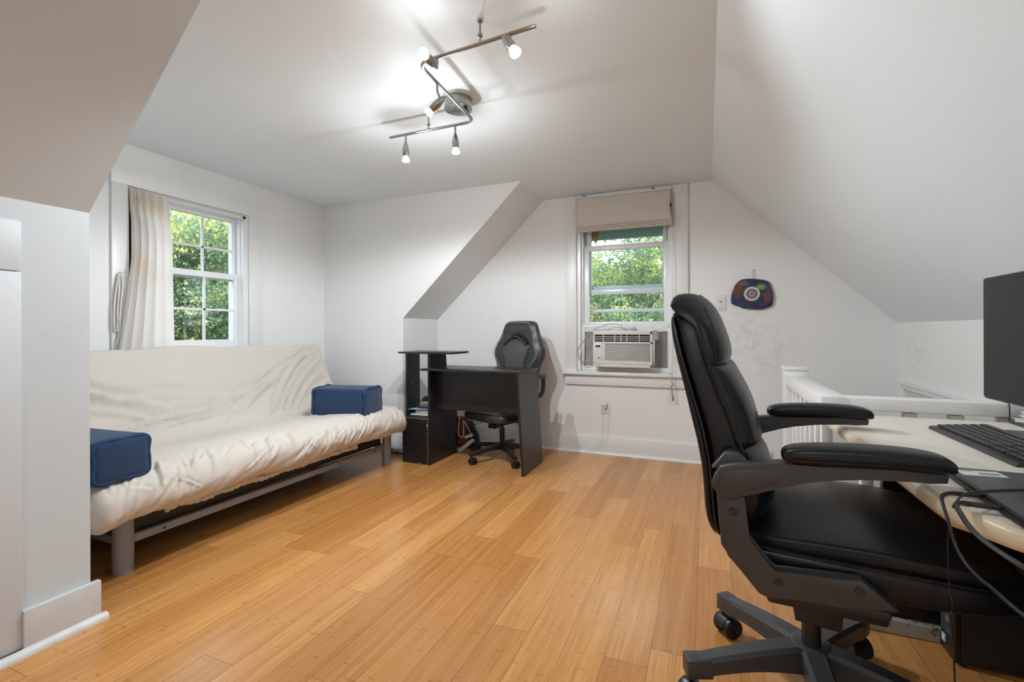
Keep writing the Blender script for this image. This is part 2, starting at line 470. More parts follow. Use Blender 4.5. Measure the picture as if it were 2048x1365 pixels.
bm = NB()
box(bm, (-3.4, YN, -0.12), (0.45, YB + 0.1, 0)); box(bm, (0.45, YN, -0.12), (XR + 0.1, 2.12, 0))
o = struct('floor', bm, 'floor', label='honey coloured bamboo plank floor', origin=False)
bm = NB(); box(bm, (-3.5, YN - 0.1, HC), (0.035, YB + 0.15, HC + 0.1))
struct('ceiling', bm, 'ceil', label='flat white ceiling')
# right slope and knee wall
bm = NB(); prism(bm, [(0.035, HC), (XR, 1.045), (XR + 0.2, 1.045), (XR + 0.2, HC + 0.1), (0.035, HC + 0.1)], 'y', YN - 0.1, YB + 0.15)
struct('ceiling_right_slope', bm, 'ceil', label='white sloped ceiling above the stair railing')
wr = wall_mat('wall_paint_right', WHITE, dirt_at=[(1.15, 3.50, 0.88, 0.22, 0.35)])
bm = NB(); box(bm, (XR, YN - 0.1, -2.6), (XR + 0.2, YB + 0.15, 1.045))
struct('wall_right', bm, wr, label='low white knee wall beside the stairs')
# far dormer side: knee wall, slope and the wall that faces the camera (one solid)
bm = NB(); prism(bm, [(-1.283, HC), (-2.34, 1.11), (-2.34, 0), (-3.5, 0), (-3.5, HC + 0.1), (-1.283, HC + 0.1)], 'y', YD, YB + 0.05)
struct('wall_left_dormer_far', bm, 'wall', label='white dormer side wall with a sloped end')
# near dormer side
bm = NB(); prism(bm, [(-1.272, HC), (-1.978, 1.414), (-1.978, 0), (-3.5, 0), (-3.5, HC + 0.1), (-1.272, HC + 0.1)], 'y', YN - 0.1, YP)
wp = wall_mat('wall_paint_left_shaded', (0.62, 0.665, 0.69), dirt_at=[(-1.978, 0.88, 0.98, 0.14, 0.22)])  # darker than the other walls, in place of the weaker light here
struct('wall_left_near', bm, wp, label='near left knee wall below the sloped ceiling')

def wall_with_hole(axis, pos, thick, a0, a1, z0, z1, ha0, ha1, hz0, hz1):
    bm = NB()
    def B(u0, u1, w0, w1):
        if axis == 'y': box(bm, (u0, pos, w0), (u1, pos + thick, w1))
        else: box(bm, (pos, u0, w0), (pos + thick, u1, w1))
    B(a0, ha0, z0, z1); B(ha1, a1, z0, z1); B(ha0, ha1, z0, hz0); B(ha0, ha1, hz1, z1)
    return bm
wb = wall_mat('wall_paint_back', WHITE, dirt_at=[(0.30, 3.82, 0.98, 0.36, 0.30), (-0.12, 3.82, 0.45, 0.2, 0.16), (0.42, 3.82, 0.8, 0.2, 0.2)])
BW = (-1.000, -0.250, 0.672, 1.98)      # back window opening
bm = wall_with_hole('y', YB, 0.16, -2.6, XR + 0.1, -2.6, HC + 0.05, BW[0], BW[1], BW[2], BW[3])
struct('wall_back', bm, wb, label='white gable end wall with the window')
LW = (1.72, 2.49, 0.80, 1.862)          # left window opening (y0,y1,z0,z1)
bm = wall_with_hole('x', XL - 0.16, 0.16, YP - 0.05, YD + 0.05, 0, HC + 0.05, *LW)
struct('wall_left', bm, 'wall', label='white dormer wall behind the futon')
bm = NB(); box(bm, (-3.5, YN - 0.15, -0.1), (XR + 0.2, YN, HC + 0.1)); struct('wall_rear', bm, 'wall', label='white wall behind the camera')

# cupboard door in the near left wall
t = D.objects.new('door_1', None); col.objects.link(t); t.location = (-1.978, 0.2, 0); tag(t, 'flat white cupboard door in the near left wall', None, None, 'structure')
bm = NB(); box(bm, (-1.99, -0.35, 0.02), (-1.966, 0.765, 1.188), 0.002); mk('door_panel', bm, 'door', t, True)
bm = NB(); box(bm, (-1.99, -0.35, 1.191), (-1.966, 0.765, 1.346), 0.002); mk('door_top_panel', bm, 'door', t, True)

# baseboards with quarter round
def baseboard(name, p0, p1, nx, ny, h=0.139, t=0.018, material='trim', label=None, qr=0.018, ends=True):
    """runs from p0 to p1 along x or y; (nx,ny) points into the room"""
    bm = NB()
    x0, y0 = p0; x1, y1 = p1
    if nx: box(bm, (x0, min(y0, y1), 0), (x0 + nx * t, max(y0, y1), h), 0.003)
    else: box(bm, (min(x0, x1), y0, 0), (max(x0, x1), y0 + ny * t, h), 0.003)
    n = 7; arc = [(0, 0)] + [(qr * math.sin(a * PI / 2 / n), qr * math.cos(a * PI / 2 / n)) for a in range(n + 1)]
    if nx: prism(bm, [(x0 + nx * (t + u), v) for u, v in arc], 'y', min(y0, y1), max(y0, y1))
    else: prism(bm, [(y0 + ny * (t + u), v) for u, v in arc], 'x', min(x0, x1), max(x0, x1))
    return struct(name, bm, material, label=label)
baseboard('baseboard_back', (-2.34, YB), (0.42, YB), 0, -1, label='white baseboard under the window')
baseboard('baseboard_left_near', (-1.978, 0.765), (-1.978, YP + 0.022), 1, 0, h=0.135, material='scuffed', label='scuffed baseboard of the near left wall', t=0.022, qr=0.0)
bm = NB(); n = 8; q = 0.021
prism(bm, [(-1.956, 0)] + [(-1.956 + q * math.sin(a * PI / 2 / n), q * math.cos(a * PI / 2 / n)) for a in range(n + 1)], 'y', YN, YP + 0.035)
struct('trim_1', bm, 'wornwhite', label='worn white quarter round at the foot of the near left wall')
baseboard('baseboard_dormer_far', (XL, YD), (-2.34, YD), 0, -1, label='white baseboard at the far side of the dormer')
baseboard('baseboard_left', (XL, YP), (XL, YD), 1, 0, label='white baseboard behind the futon')
baseboard('baseboard_left_far', (-2.34, YD), (-2.34, YB), 1, 0, label='white baseboard of the far knee wall')
# the edge trim of the near wall seen above the baseboard
# floor opening edge trim
bm = NB(); box(bm, (0.43, 2.10, -0.13), (0.45, YB, 0.012), 0.004); box(bm, (0.43, 2.10, -0.13), (XR, 2.12, 0.012), 0.004)
struct('trim_2', bm, 'trim', label='white edging round the stair opening')

# ------------------------------------------------------------------ back window (window_1)
w1 = D.objects.new('window_1', None); col.objects.link(w1); w1.location = (-0.62, YB, 0.64)
tag(w1, 'white double hung window above the air conditioner', None, None, 'structure')
x0, x1, z0, z1 = BW
bm = NB()   # casing boards
box(bm, (-1.098, YB - 0.022, 0.66), (x0, YB + 0.002, 2.118), 0.003)
box(bm, (x1, YB - 0.022, 0.66), (-0.133, YB + 0.002, 2.118), 0.003)
box(bm, (x0, YB - 0.022, z1), (x1, YB + 0.002, 2.118), 0.003)
mk('window_casing', bm, 'trim', w1, True)
bm = NB()   # stool and apron
box(bm, (-1.118, YB - 0.055, 0.640), (-0.110, YB + 0.16, 0.668), 0.006)
mk('window_sill', bm, 'trim', w1, True)
bm = NB(); box(bm, (-1.098, YB - 0.024, 0.558), (-0.130, YB + 0.002, 0.640), 0.003); mk('window_apron', bm, 'trim', w1, True)
bm = NB()   # jamb and stops
for (a, b) in ((x0, x0 + 0.03), (x1 - 0.02, x1)):
    box(bm, (a, YB, 0.668), (b, YB + 0.16, z1))
box(bm, (x0, YB, z1 - 0.02), (x1, YB + 0.16, z1))
box(bm, (x0 + 0.03, YB + 0.03, 0.668), (x0 + 0.045, YB + 0.05, z1)); box(bm, (x1 - 0.032, YB + 0.03, 0.668), (x1 - 0.02, YB + 0.05, z1))
box(bm, (x0 + 0.02, YB + 0.14, 0.668), (x1 - 0.02, YB + 0.16, 0.70))
mk('window_jamb', bm, 'vinyl', w1, True)
def sash(name, parent, axis, pos, t, a0, a1, z0, z1, fr, mats=('vinyl', 'glass'), vbars=(), hbars=(), bar=0.018):
    """frame with glass; fr=(left,right,bottom,top)"""
    bm = NB()
    def B(u0, u1, w0, w1, d=0.0, bv=0.003):
        if axis == 'y': box(bm, (u0, pos + d, w0), (u1, pos + t - d, w1), bv)
        else: box(bm, (pos + d, u0, w0), (pos + t - d, u1, w1), bv)
    l, r, b_, tp = fr
    B(a0, a0 + l, z0, z1); B(a1 - r, a1, z0, z1); B(a0 + l, a1 - r, z0, z0 + b_); B(a0 + l, a1 - r, z1 - tp, z1)
    f = mk(name, bm, mats[0], parent, True)
    if vbars or hbars:
        bm = NB()
        for v in vbars: B(v - bar / 2, v + bar / 2, z0 + b_, z1 - tp, t * 0.3, 0.001)
        for h in hbars: B(a0 + l, a1 - r, h - bar / 2, h + bar / 2, t * 0.3, 0.001)
        mk('window_muntin', bm, mats[0], f, True)
    bm = NB()
    if axis == 'y': box(bm, (a0 + l - .004, pos + t / 2 - 0.002, z0 + b_ - .004), (a1 - r + .004, pos + t / 2 + 0.002, z1 - tp + .004))
    else: box(bm, (pos + t / 2 - 0.002, a0 + l - .004, z0 + b_ - .004), (pos + t / 2 + 0.002, a1 - r + .004, z1 - tp + .004))
    mk('window_pane', bm, mats[1], f, True)
    return f
# lower sash raised above the air conditioner: inner plane
sash('window_sash', w1, 'y', YB + 0.052, 0.03, -0.955, -0.270, 1.036, 1.705, (0.045, 0.045, 0.038, 0.042))
# upper sash: outer plane
sash('window_sash', w1, 'y', YB + 0.088, 0.03, -0.935, -0.290, 1.30, 1.962, (0.035, 0.035, 0.045, 0.04))
# storm frame bars outside
sash('storm_frame', w1, 'y', YB + 0.13, 0.016, -0.968, -0.272, 0.70, 1.96, (0.025, 0.025, 0.025, 0.025), hbars=(1.362, 1.168), bar=0.027)
# foam lump stuck in the top left corner of the pane
bm = NB()
prism(bm, [(-0.905, 1.845), (-0.905, 1.79), (-0.885, 1.765), (-0.872, 1.735), (-0.855, 1.76), (-0.842, 1.80), (-0.84, 1.845)], 'y', YB + 0.122, YB + 0.135, 0.003)
mk('foam_patch', bm, 'wasp', w1, True)

# ------------------------------------------------------------------ left window (window_2)
w2 = D.objects.new('window_2', None); col.objects.link(w2); w2.location = (XL, 2.1, 0.8)
tag(w2, 'white grilled window behind the futon', None, None, 'structure')
y0, y1, z0, z1 = LW
bm = NB()
box(bm, (XL, 1.621, 0.72), (XL + 0.020, 1.705, 1.876), 0.003)
box(bm, (XL, 2.505, 0.72), (XL + 0.020, 2.621, 1.876), 0.003)
box(bm, (XL, 1.617, 1.870), (XL + 0.026, 2.625, 1.985), 0.004)
mk('window_casing', bm, 'trim', w2, True)
bm = NB()
box(bm, (XL - 0.16, y1 - 0.022, z0), (XL, y1, z1)); box(bm, (XL - 0.16, y0, z0), (XL - 0.02, y0 + 0.022, z1))
box(bm, (XL - 0.16, y0, z1 - 0.02), (XL, y1, z1)); box(bm, (XL - 0.16, y0, 0.86), (XL, y1, 0.885), 0.003)
box(bm, (XL - 0.035, y0, 0.885), (XL - 0.02, y0 + 0.03, z1 - 0.02)); box(bm, (XL - 0.045, y1 - 0.032, 0.885), (XL - 0.03, y1 - 0.022, z1 - 0.02))
box(bm, (XL - 0.16, y0, z0), (XL - 0.01, y1, 0.86))
mk('window_jamb', bm, 'vinyl', w2, True)
# inner lower sash and outer upper sash
sash('window_sash', w2, 'x', XL - 0.075, 0.03, 1.752, 2.468, 0.890, 1.425, (0.04, 0.04, 0.055, 0.042), vbars=(1.957, 2.212), hbars=(1.158,), bar=0.016)
sash('window_sash', w2, 'x', XL - 0.112, 0.03, 1.745, 2.480, 1.375, 1.850, (0.04, 0.038, 0.042, 0.035), vbars=(1.962, 2.226), hbars=(1.600,), bar=0.016)

# ------------------------------------------------------------------ outside
bm = NB(); box(bm, (-60, -40, -3.3), (60, 80, -3.0)); g = struct('ground_outside', bm, 'soil', label='lawn below the windows')
bm = NB(); box(bm, (-2.6, YB + 0.16, 1.855), (1.4, YB + 0.62, 2.05)); struct('trim_3', bm, 'eave', label='blue green soffit board outside the back window')

def leafball(name, centre, rad, n, size, material, parent, seed, squash=0.8, clumps=26):
    rs = np.random.RandomState(seed)
    # clumps of leaves spread through the crown
    cc = rs.normal(size=(clumps, 3)); cc /= np.linalg.norm(cc, axis=1)[:, None]; cc *= (rs.rand(clumps, 1) ** 0.45)
    ci = rs.randint(0, clumps, n)
    p = rs.normal(size=(n, 3)) * 0.20
    P = cc[ci] + p; P[:, 2] *= squash; P = P * rad + np.array(centre)
    # random oriented kite-shaped leaves
    a = rs.normal(size=(n, 3)); a /= np.linalg.norm(a, axis=1)[:, None]
    b = rs.normal(size=(n, 3)); b -= a * (a * b).sum(1)[:, None]; b /= np.linalg.norm(b, axis=1)[:, None]
    s = size * (0.6 + 0.8 * rs.rand(n, 1))
    V = np.empty((n, 4, 3)); V[:, 0] = P - a * s; V[:, 1] = P + b * s * 0.55; V[:, 2] = P + a * s; V[:, 3] = P - b * s * 0.55
    me = D.meshes.new(name); me.vertices.add(n * 4); me.vertices.foreach_set('co', (V.reshape(-1, 3) - np.array(parent.location)).ravel())
    me.loops.add(n * 4); me.loops.foreach_set('vertex_index', np.arange(n * 4))
    me.polygons.add(n); me.polygons.foreach_set('loop_start', np.arange(n) * 4)
    me.update(calc_edges=True); me.validate()
    me.materials.append(M[material]); o = D.objects.new(name, me); col.objects.link(o); o.parent = parent
    return o
def tree(x, y, h, rad, n, size, material, label, seed):
    t = thing('tree', label, 'tree', (x, y, -3.0))
    bm = NB(); rs = random.Random(seed)
    tube(bm, [(0, 0, 0), (0.1, 0.05, h * 0.35), (-0.05, 0.1, h * 0.7), (0.05, 0, h)], 0.16, 10, 5, rf=lambda u: 1.15 - 0.85 * u)
    for k in range(7):
        a = rs.random() * 6.28; z = h * (0.45 + 0.07 * k)
        tube(bm, [(0, 0, z), (math.cos(a) * rad * 0.4, math.sin(a) * rad * 0.4, z + 0.5), (math.cos(a) * rad * 0.8, math.sin(a) * rad * 0.8, z + 0.9)], 0.06, 6, 4, rf=lambda u: 1.0 - 0.7 * u)
    mk('trunk', bm, 'bark', t)
    leafball('foliage', (x, y, -3.0 + h), rad, n, size, material, t, seed)
# beyond the left window
tree(-7.6, 5.0, 4.6, 1.5, 38400, 0.031, 'leaf1', 'dark green tree closest outside the futon window', 11)
tree(-11.0, 6.5, 5.0, 2.4, 36000, 0.044, 'leaf2', 'yellow green tree in the middle distance outside the futon window', 12)
tree(-12.5, 10.5, 5.4, 2.8, 33600, 0.052, 'leaf1', 'tall green tree far outside the futon window on the right', 13)
tree(-16.5, 9.0, 5.5, 3.6, 31200, 0.068, 'leaf2', 'pale yellow tree farthest outside the futon window', 14)
tree(-16.0, 14.5, 5.5, 3.6, 26400, 0.073, 'leaf1', 'dark tree far behind the others outside the futon window', 19)
# beyond the back window
tree(-1.6, 9.6, 4.3, 1.4, 36000, 0.031, 'leaf1', 'green tree closest outside the back window on the left', 15)
tree(-3.6, 12.6, 4.6, 1.9, 31200, 0.044, 'leaf2', 'sunlit yellow green tree outside the back window on the left', 16)
tree(-0.3, 12.0, 4.7, 1.7, 36000, 0.042, 'leaf2', 'sunlit yellow green tree outside the back window on the right', 17)
tree(-1.9, 15.5, 4.9, 2.7, 28800, 0.057, 'leaf1', 'dark green tree far outside the back window', 18)
tree(-5.4, 18.0, 5.0, 3.0, 21600, 0.068, 'leaf2', 'pale tree farthest outside the back window', 20)

# ------------------------------------------------------------------ stairs
bm = NB()
box(bm, (0.45, 3.05, -0.24), (XR, YB, -0.19))
for k in range(5):
    yb = 3.05 - 0.24 * k; z = -0.19 - 0.19 * (k + 1)
    box(bm, (0.45, yb - 0.26, z - 0.04), (XR, yb, z)); box(bm, (0.45, yb - 0.01, z), (XR, yb, z + 0.15))
struct('trim_4', bm, 'stair', label='brown stair treads going down beside the knee wall')
bm = NB(); box(bm, (0.40, 1.9, -2.6), (0.45, YB, -0.12)); box(bm, (0.45, 1.85, -2.6), (XR, 1.9, -0.12)); box(bm, (0.4, 1.85, -2.62), (XR, YB, -2.6))
struct('wall_stair', bm, 'wall', label='white stairwell walls')
# panelled access door in the knee wall
d = D.objects.new('door_2', None); col.objects.link(d); d.location = (XR, 3.0, 0.3); tag(d, 'white framed access panel in the knee wall by the stairs', None, None, 'structure')
bm = NB()
box(bm, (XR - 0.022, 2.25, 0.628), (XR, 3.695, 0.662), 0.003); box(bm, (XR - 0.022, 3.655, 0.02), (XR, 3.695, 0.63), 0.003)
box(bm, (XR - 0.030, 2.25, 0.655), (XR, 3.70, 0.668), 0.002)
box(bm, (XR - 0.022, 2.25, 0.02), (XR, 2.29, 0.63), 0.003)
mk('door_frame', bm, 'trim', d, True)
bm = NB(); box(bm, (XR - 0.008, 2.29, 0.02), (XR, 3.655, 0.628)); mk('door_panel', bm, 'scuffed', d, True)

# railing: posts, rails and balusters
t = thing('stair_railing', 'white painted wooden stair railing with square balusters', 'railing', (0.43, 2.5, 0))
bm = NB(); box(bm, (0.385, 2.90, 0), (0.490, 3.005, 0.785), 0.004)
np_ = mk('newel_post', bm, 'oldwhite', t, True)
bm = NB(); box(bm, (0.379, 2.894, 0.783), (0.496, 3.011, 0.802), 0.005, 3); mk('post_cap', bm, 'oldwhite', np_, True)
RZ = 0.757
bm = NB(); box(bm, (0.386, 2.03, RZ - 0.058), (0.470, 2.905, RZ), 0.004)
mk('top_rail', bm, 'oldwhite', t, True)
bm = NB(); box(bm, (0.388, 2.036, RZ - 0.045), (XR, 2.115, RZ - 0.001), 0.004); mk('top_rail', bm, 'oldwhite', t, True)
bm = NB(); box(bm, (0.392, 2.10, 0.075), (0.452, 2.90, 0.11), 0.003); mk('bottom_rail', bm, 'oldwhite', t, True)
bm = NB(); box(bm, (0.392, 2.04, 0.075), (XR, 2.10, 0.11), 0.003); mk('bottom_rail', bm, 'oldwhite', t, True)
for y in (2.80, 2.69, 2.58, 2.47, 2.36, 2.25, 2.14):
    bm = NB(); box(bm, (0.404, y - 0.018, 0.10), (0.440, y + 0.018, RZ - 0.05), 0.002); mk('baluster', bm, 'oldwhite', t, True)
for x in (0.53, 0.657, 0.784, 0.911, 1.038):
    bm = NB(); box(bm, (x - 0.018, 2.052, 0.10), (x + 0.018, 2.088, RZ - 0.05), 0.002); mk('baluster', bm, 'oldwhite', t, True)

# ------------------------------------------------------------------ added fill lamp behind the camera, shaped as a ceiling fixture
t = thing('added_fill_lamp', 'added round frosted fill lamp, unseen behind the viewpoint', 'lamp', (FILL_XY[0], FILL_XY[1], 2.05))
bm = NB(); lathe(bm, [(0.19, 0.0), (0.19, 0.035), (0.17, 0.07)], (0, 0, 0), seg=40); mk('fill_lamp_base', bm, 'nickel', t)
bm = NB(); lathe(bm, [(0.0, -0.035), (0.10, -0.030), (0.15, -0.015), (0.175, 0.0)], (0, 0, 0), seg=40, capa=False); mk('fill_lamp_shade', bm, 'fillglass', t)

# ------------------------------------------------------------------ futon with its cover
fut = thing('futon', 'ivory cloth covered futon sofa with grey metal legs under the left window', 'futon', (-2.6, 1.95, 0))
def fold_sum(u, v, lines):
    h = 0.0
    for (a, b, c, d, wd, am) in lines:
        dx, dy = c - a, d - b; L2 = dx * dx + dy * dy
        t = ((u - a) * dx + (v - b) * dy) / L2
        if t < -0.05 or t > 1.05: continue
        tt = min(1, max(0, t)); px, py = a + dx * tt, b + dy * tt
        # a gentle bow makes the folds curve
        nx, ny = -dy / math.sqrt(L2), dx / math.sqrt(L2)
        bow = 0.06 * math.sin(PI * tt) * math.sqrt(L2)
        e = (u - px) * nx + (v - py) * ny + bow
        taper = math.sin(PI * min(1, max(0, t + 0.02))) ** 0.5 if 0 < t + 0.02 < 1 else 0
        k = e / wd
        h += 1.6 * am * taper * (math.exp(-k * k) - 0.8 * math.exp(-((k + 1.6) ** 2)))
    return h
rf_ = random.Random(5)
# (y0, s0, y1, s1, width, height): s measures along the profile from the top of the back
back_lines = [
    (2.35, 0.54, 2.92, 0.03, 0.016, 0.011), (2.10, 0.52, 2.94, 0.09, 0.02, 0.009), (2.45, 0.55, 2.96, 0.16, 0.014, 0.012),
    (2.52, 0.56, 2.97, 0.25, 0.013, 0.012), (2.60, 0.58, 2.98, 0.34, 0.012, 0.012), (2.38, 0.56, 2.80, 0.22, 0.014, 0.009),
    (2.00, 0.56, 2.60, 0.26, 0.022, 0.007), (1.75, 0.55, 2.40, 0.33, 0.022, 0.007), (2.30, 0.58, 2.66, 0.36, 0.012, 0.010),
    (1.00, 0.22, 1.75, 0.42, 0.026, 0.009), (1.00, 0.30, 1.65, 0.47, 0.020, 0.009), (1.00, 0.12, 1.50, 0.34, 0.03, 0.007),
    (1.30, 0.55, 2.05, 0.46, 0.018, 0.010), (1.25, 0.60, 1.95, 0.50, 0.014, 0.010), (1.40, 0.34, 2.15, 0.40, 0.03, 0.006),
    (1.60, 0.06, 2.30, 0.10, 0.05, 0.004), (1.55, 0.54, 2.25, 0.52, 0.012, 0.007)]
back_lines = [(a, b, c, d, e * 0.72, f) for a, b, c, d, e, f in back_lines]
front_lines = []
for k in range(95):
    y = rf_.uniform(1.05, 2.95); s = rf_.uniform(1.13, 1.30); L = rf_.uniform(0.08, 0.24); an = R(rf_.uniform(25, 75)) * (1 if rf_.random() < 0.8 else -1)
    front_lines.append((y, s + L * 0.5 * math.sin(an), y + L * math.cos(an), s - L * 0.5 * math.sin(an), rf_.uniform(0.0045, 0.009), rf_.uniform(0.002, 0.0065)))
for k in range(10):
    y = rf_.uniform(1.2, 2.6); s = rf_.uniform(0.72, 1.0)
    front_lines.append((y, s, y + rf_.uniform(0.25, 0.5), s + rf_.uniform(-0.10, 0.05), 0.02, 0.0035))
def futon_cover():
    bm = NB()
    prof = catmull([(-3.085, 0, 0.80), (-3.06, 0, 0.875), (-3.01, 0, 0.902), (-2.965, 0, 0.885), (-2.925, 0, 0.80), (-2.865, 0, 0.66), (-2.785, 0, 0.52),
                    (-2.715, 0, 0.445), (-2.63, 0, 0.418), (-2.50, 0, 0.425), (-2.32, 0, 0.445), (-2.17, 0, 0.448), (-2.085, 0, 0.425), (-2.045, 0, 0.375), (-2.048, 0, 0.32),
                    (-2.085, 0, 0.275), (-2.14, 0, 0.262), (-2.30, 0, 0.270)], 9)
    under = [Vector(p) for p in ((-2.50, 0, 0.285), (-2.72, 0, 0.315), (-2.88, 0, 0.42), (-2.98, 0, 0.58), (-3.05, 0, 0.72))]
    loop = prof + under; n = len(loop); s = [0]
    for a, b in zip(loop, loop[1:]): s.append(s[-1] + (b - a).length)
    s0 = s[18]
    ny = 420; ya, yb_ = 0.985, 3.02; rows = []
    # medial point used for rounding the two ends
    med = [Vector(p) for p in ((-3.03, 0, 0.84), (-2.93, 0, 0.66), (-2.84, 0, 0.50), (-2.74, 0, 0.37), (-2.5, 0, 0.35), (-2.2, 0, 0.355), (-2.12, 0, 0.35))]
    def medial(p):
        best = None
        for a, b in zip(med, med[1:]):
            t = max(0, min(1, (p - a).dot(b - a) / (b - a).length_squared)); q = a + (b - a) * t
            if best is None or (q - p).length < best[0]: best = ((q - p).length, q)
        return best[1]
    meds = [medial(p) for p in loop]
    norms = []
    for i in range(n):
        t = (loop[(i + 1) % n] - loop[i - 1]).normalized(); norms.append(Vector((t.z, 0, -t.x)) * -1.0)
    cen = Vector((-2.6, 0, 0.5))
    for i in range(n):
        if norms[i].dot(loop[i] - meds[i]) < 0: norms[i] = -norms[i]
    ends = [0.0, 0.02, 0.07, 0.16, 0.30, 0.5, 0.75]
    for j in range(ny + 1):
        t = j / ny; y = ya + (yb_ - ya) * t
        de = min(j, ny - j)
        k = math.sin(min(1.0, (de * (yb_ - ya) / ny + 0.006) / 0.065) * PI / 2) ** 0.6
        row = []
        for i, p in enumerate(loop):
            S_ = s[i] - s0
            q = meds[i].lerp(p, max(0.05, k))
            h = 0.0
            if i < len(prof):
                h += 2.1 * fold_sum(y, S_, back_lines) if S_ < 0.68 else 0
                if S_ > 0.6: h += fold_sum(y, S_, front_lines)
                h += 0.006 * noise.noise(Vector((y * 2.3, S_ * 2.3, 1.0)))
                fr = max(0, min(1, (S_ - 1.02) / 0.12))
                if fr > 0:
                    h += fr * 0.008 * noise.noise(Vector((y * 9 + S_ * 7, S_ * 11, 4.0)))
                    h += fr * 0.006 * noise.noise(Vector((y * 22 + S_ * 14, S_ * 17, 9.0)))
                    h += fr * 0.020 * noise.noise(Vector((y * 1.7, 2.0, 4.0)))
            q = q + norms[i] * h * k
            # front lower edge sags irregularly; the front right corner is drawn in
            if S_ > 1.2 and i < len(prof): q.z -= 0.022 * (noise.noise(Vector((y * 3.1, 7.7, 0))) + 0.2) * min(1, (S_ - 1.2) / 0.08)
            yy = y
            if y > 2.80:
                f = (y - 2.80) / 0.22; forward = max(0, min(1, (q.x + 2.55) / 0.5))
                q.x -= 0.06 * f * f * forward; q.z -= 0.05 * f * f * forward
                yy = y - 0.03 * f * forward + 0.02 * f * (1 - forward) * 0
            if y < 1.2:
                f = (1.2 - y) / 0.2; forward = max(0, min(1, (q.x + 2.3) / 0.25)); q.z -= 0.035 * f * forward
            if S_ < 0.1: q.z += 0.006 * math.sin(y * 4.1)
            row.append((q.x, yy, q.z))
        rows.append(row)
    loft(bm, rows)
    return bm
cv = mk('mattress_cover', futon_cover(), 'cloth', fut, True, sharp=None)
tag(cv, 'wrinkled ivory cotton cover')
# a gathered hem hanging at the lower front edge
bm = NB(); pts = []
nseg = 120
for z_, off in ((0.0, 0.0), (-0.016, 0.004), (-0.030, 0.0)):
    pts.append([bm.verts.new((-2.135 + off + 0.006 * math.sin(i * 1.9) + 0.004 * math.sin(i * 0.7), 1.28 + i * 0.010, 0.262 + z_ + 0.012 * noise.noise(Vector((i * 0.09, 0, 0))))) for i in range(nseg)])
for a, b in zip(pts, pts[1:]):
    for i in range(nseg - 1): bm.faces.new((a[i], a[i + 1], b[i + 1], b[i]))
hm = mk('hem', bm, 'cloth', cv, True); sm = hm.modifiers.new('t', 'SOLIDIFY'); sm.thickness = 0.003
def oval_leg(x, y, h):
    bm = NB(); n = 28
    rings = []
    for z in (0.0, 0.004, h): 
        k = 0.94 if z == 0 else 1
        rings.append([(x + 0.030 * k * math.cos(2 * PI * i / n), y + 0.038 * k * math.sin(2 * PI * i / n), z) for i in range(n)])
    loft(bm, rings); return bm
for (x, y) in ((-2.245, 1.185), (-2.245, 2.925), (-2.95, 1.185), (-2.95, 2.925)):
    mk('leg', oval_leg(x, y, 0.262), 'greymetal', fut, True)
bm = NB(); box(bm, (-2.262, 1.2, 0.113), (-2.236, 2.91, 0.146), 0.003); mk('front_rail', bm, 'greymetal', fut, True)
bm = NB(); box(bm, (-2.965, 1.2, 0.113), (-2.94, 2.91, 0.146), 0.003); mk('back_rail', bm, 'greymetal', fut, True)
for y in (1.185, 2.925):
    bm = NB(); box(bm, (-2.95, y - 0.012, 0.113), (-2.245, y + 0.012, 0.146), 0.003); mk('side_rail', bm, 'greymetal', fut, True)
bm = NB()
for y in (1.34, 2.42, 2.78): cyl(bm, (-2.237, y, 0.1295), (-2.2335, y, 0.1295), 0.006, 12)
split(mk('bolt', bm, 'plastic', fut, True))
bm = NB(); box(bm, (-2.92, 1.22, 0.152), (-2.264, 2.88, 0.252), 0.003)  # dark frame, filled out as a block for the shade under the futon
mk('bed_frame_and_shade', bm, 'underbed', fut, True)
bm = NB(); box(bm, (-2.225, 1.70, 0.252), (-2.165, 1.78, 0.262), 0.001); mk('hanging_strap', bm, 'cloth', fut, True)

def bolster(name, lo, hi, rz, label):
    c = ((lo[0] + hi[0]) / 2, (lo[1] + hi[1]) / 2, lo[2]); h = [(hi[i] - lo[i]) / 2 for i in range(3)]
    t = thing(name, label, 'cushion', c, rz, 'navy box cushions at the ends of the futon')
    bm = NB(); N = 18
    vs = {}
    def P(a, b, c_):
        # slightly puffed box
        x, y, z = a, b, c_
        px = h[0] * x * (1 + 0.03 * (1 - y * y) * (1 - z * z)); py = h[1] * y * (1 + 0.05 * (1 - x * x) * (1 - z * z)); pz = h[2] * z * (1 + 0.07 * (1 - x * x) * (1 - y * y)) if z > 0 else h[2] * z
        d = Vector((px, py, pz)); nn = noise.noise(Vector((px * 9 + c[0] * 5, py * 9, pz * 9)))
        return d * (1 + 0.022 * nn) + Vector((0, 0, h[2]))
    box(bm, (-1, -1, -1), (1, 1, 1), 0.09, 3)
    bmesh.ops.subdivide_edges(bm, edges=bm.edges[:], cuts=7, use_grid_fill=True)
    for v in bm.verts: v.co = P(*v.co)
    mk('cushion_body', bm, 'blue', t, sharp=None)
    # rolled piping round the two ends and the top edges
    for sx in (-1, 1):
        bm = NB(); p = []
        for (a, b) in ((-0.94, -0.9), (-0.97, 0.0), (-0.94, 0.9), (0, 0.975), (0.94, 0.9), (0.97, 0), (0.94, -0.9), (0, -0.97)):
            p.append(P(sx * 0.965, a, b))
        tube(bm, p, 0.0085, 8, 8, closed=True, rf=lambda u: 1 + 0.14 * math.sin(u * 60)); mk('piping', bm, 'blue2', t, sharp=None)
        bm = NB(); q_ = [Vector((v.x - sx * 0.012, v.y * 0.985, (v.z - h[2]) * 0.985 + h[2])) for v in p]; tube(bm, q_, 0.0045, 6, 8, closed=True); mk('seam', bm, 'seamblue', t, sharp=None)
    return t
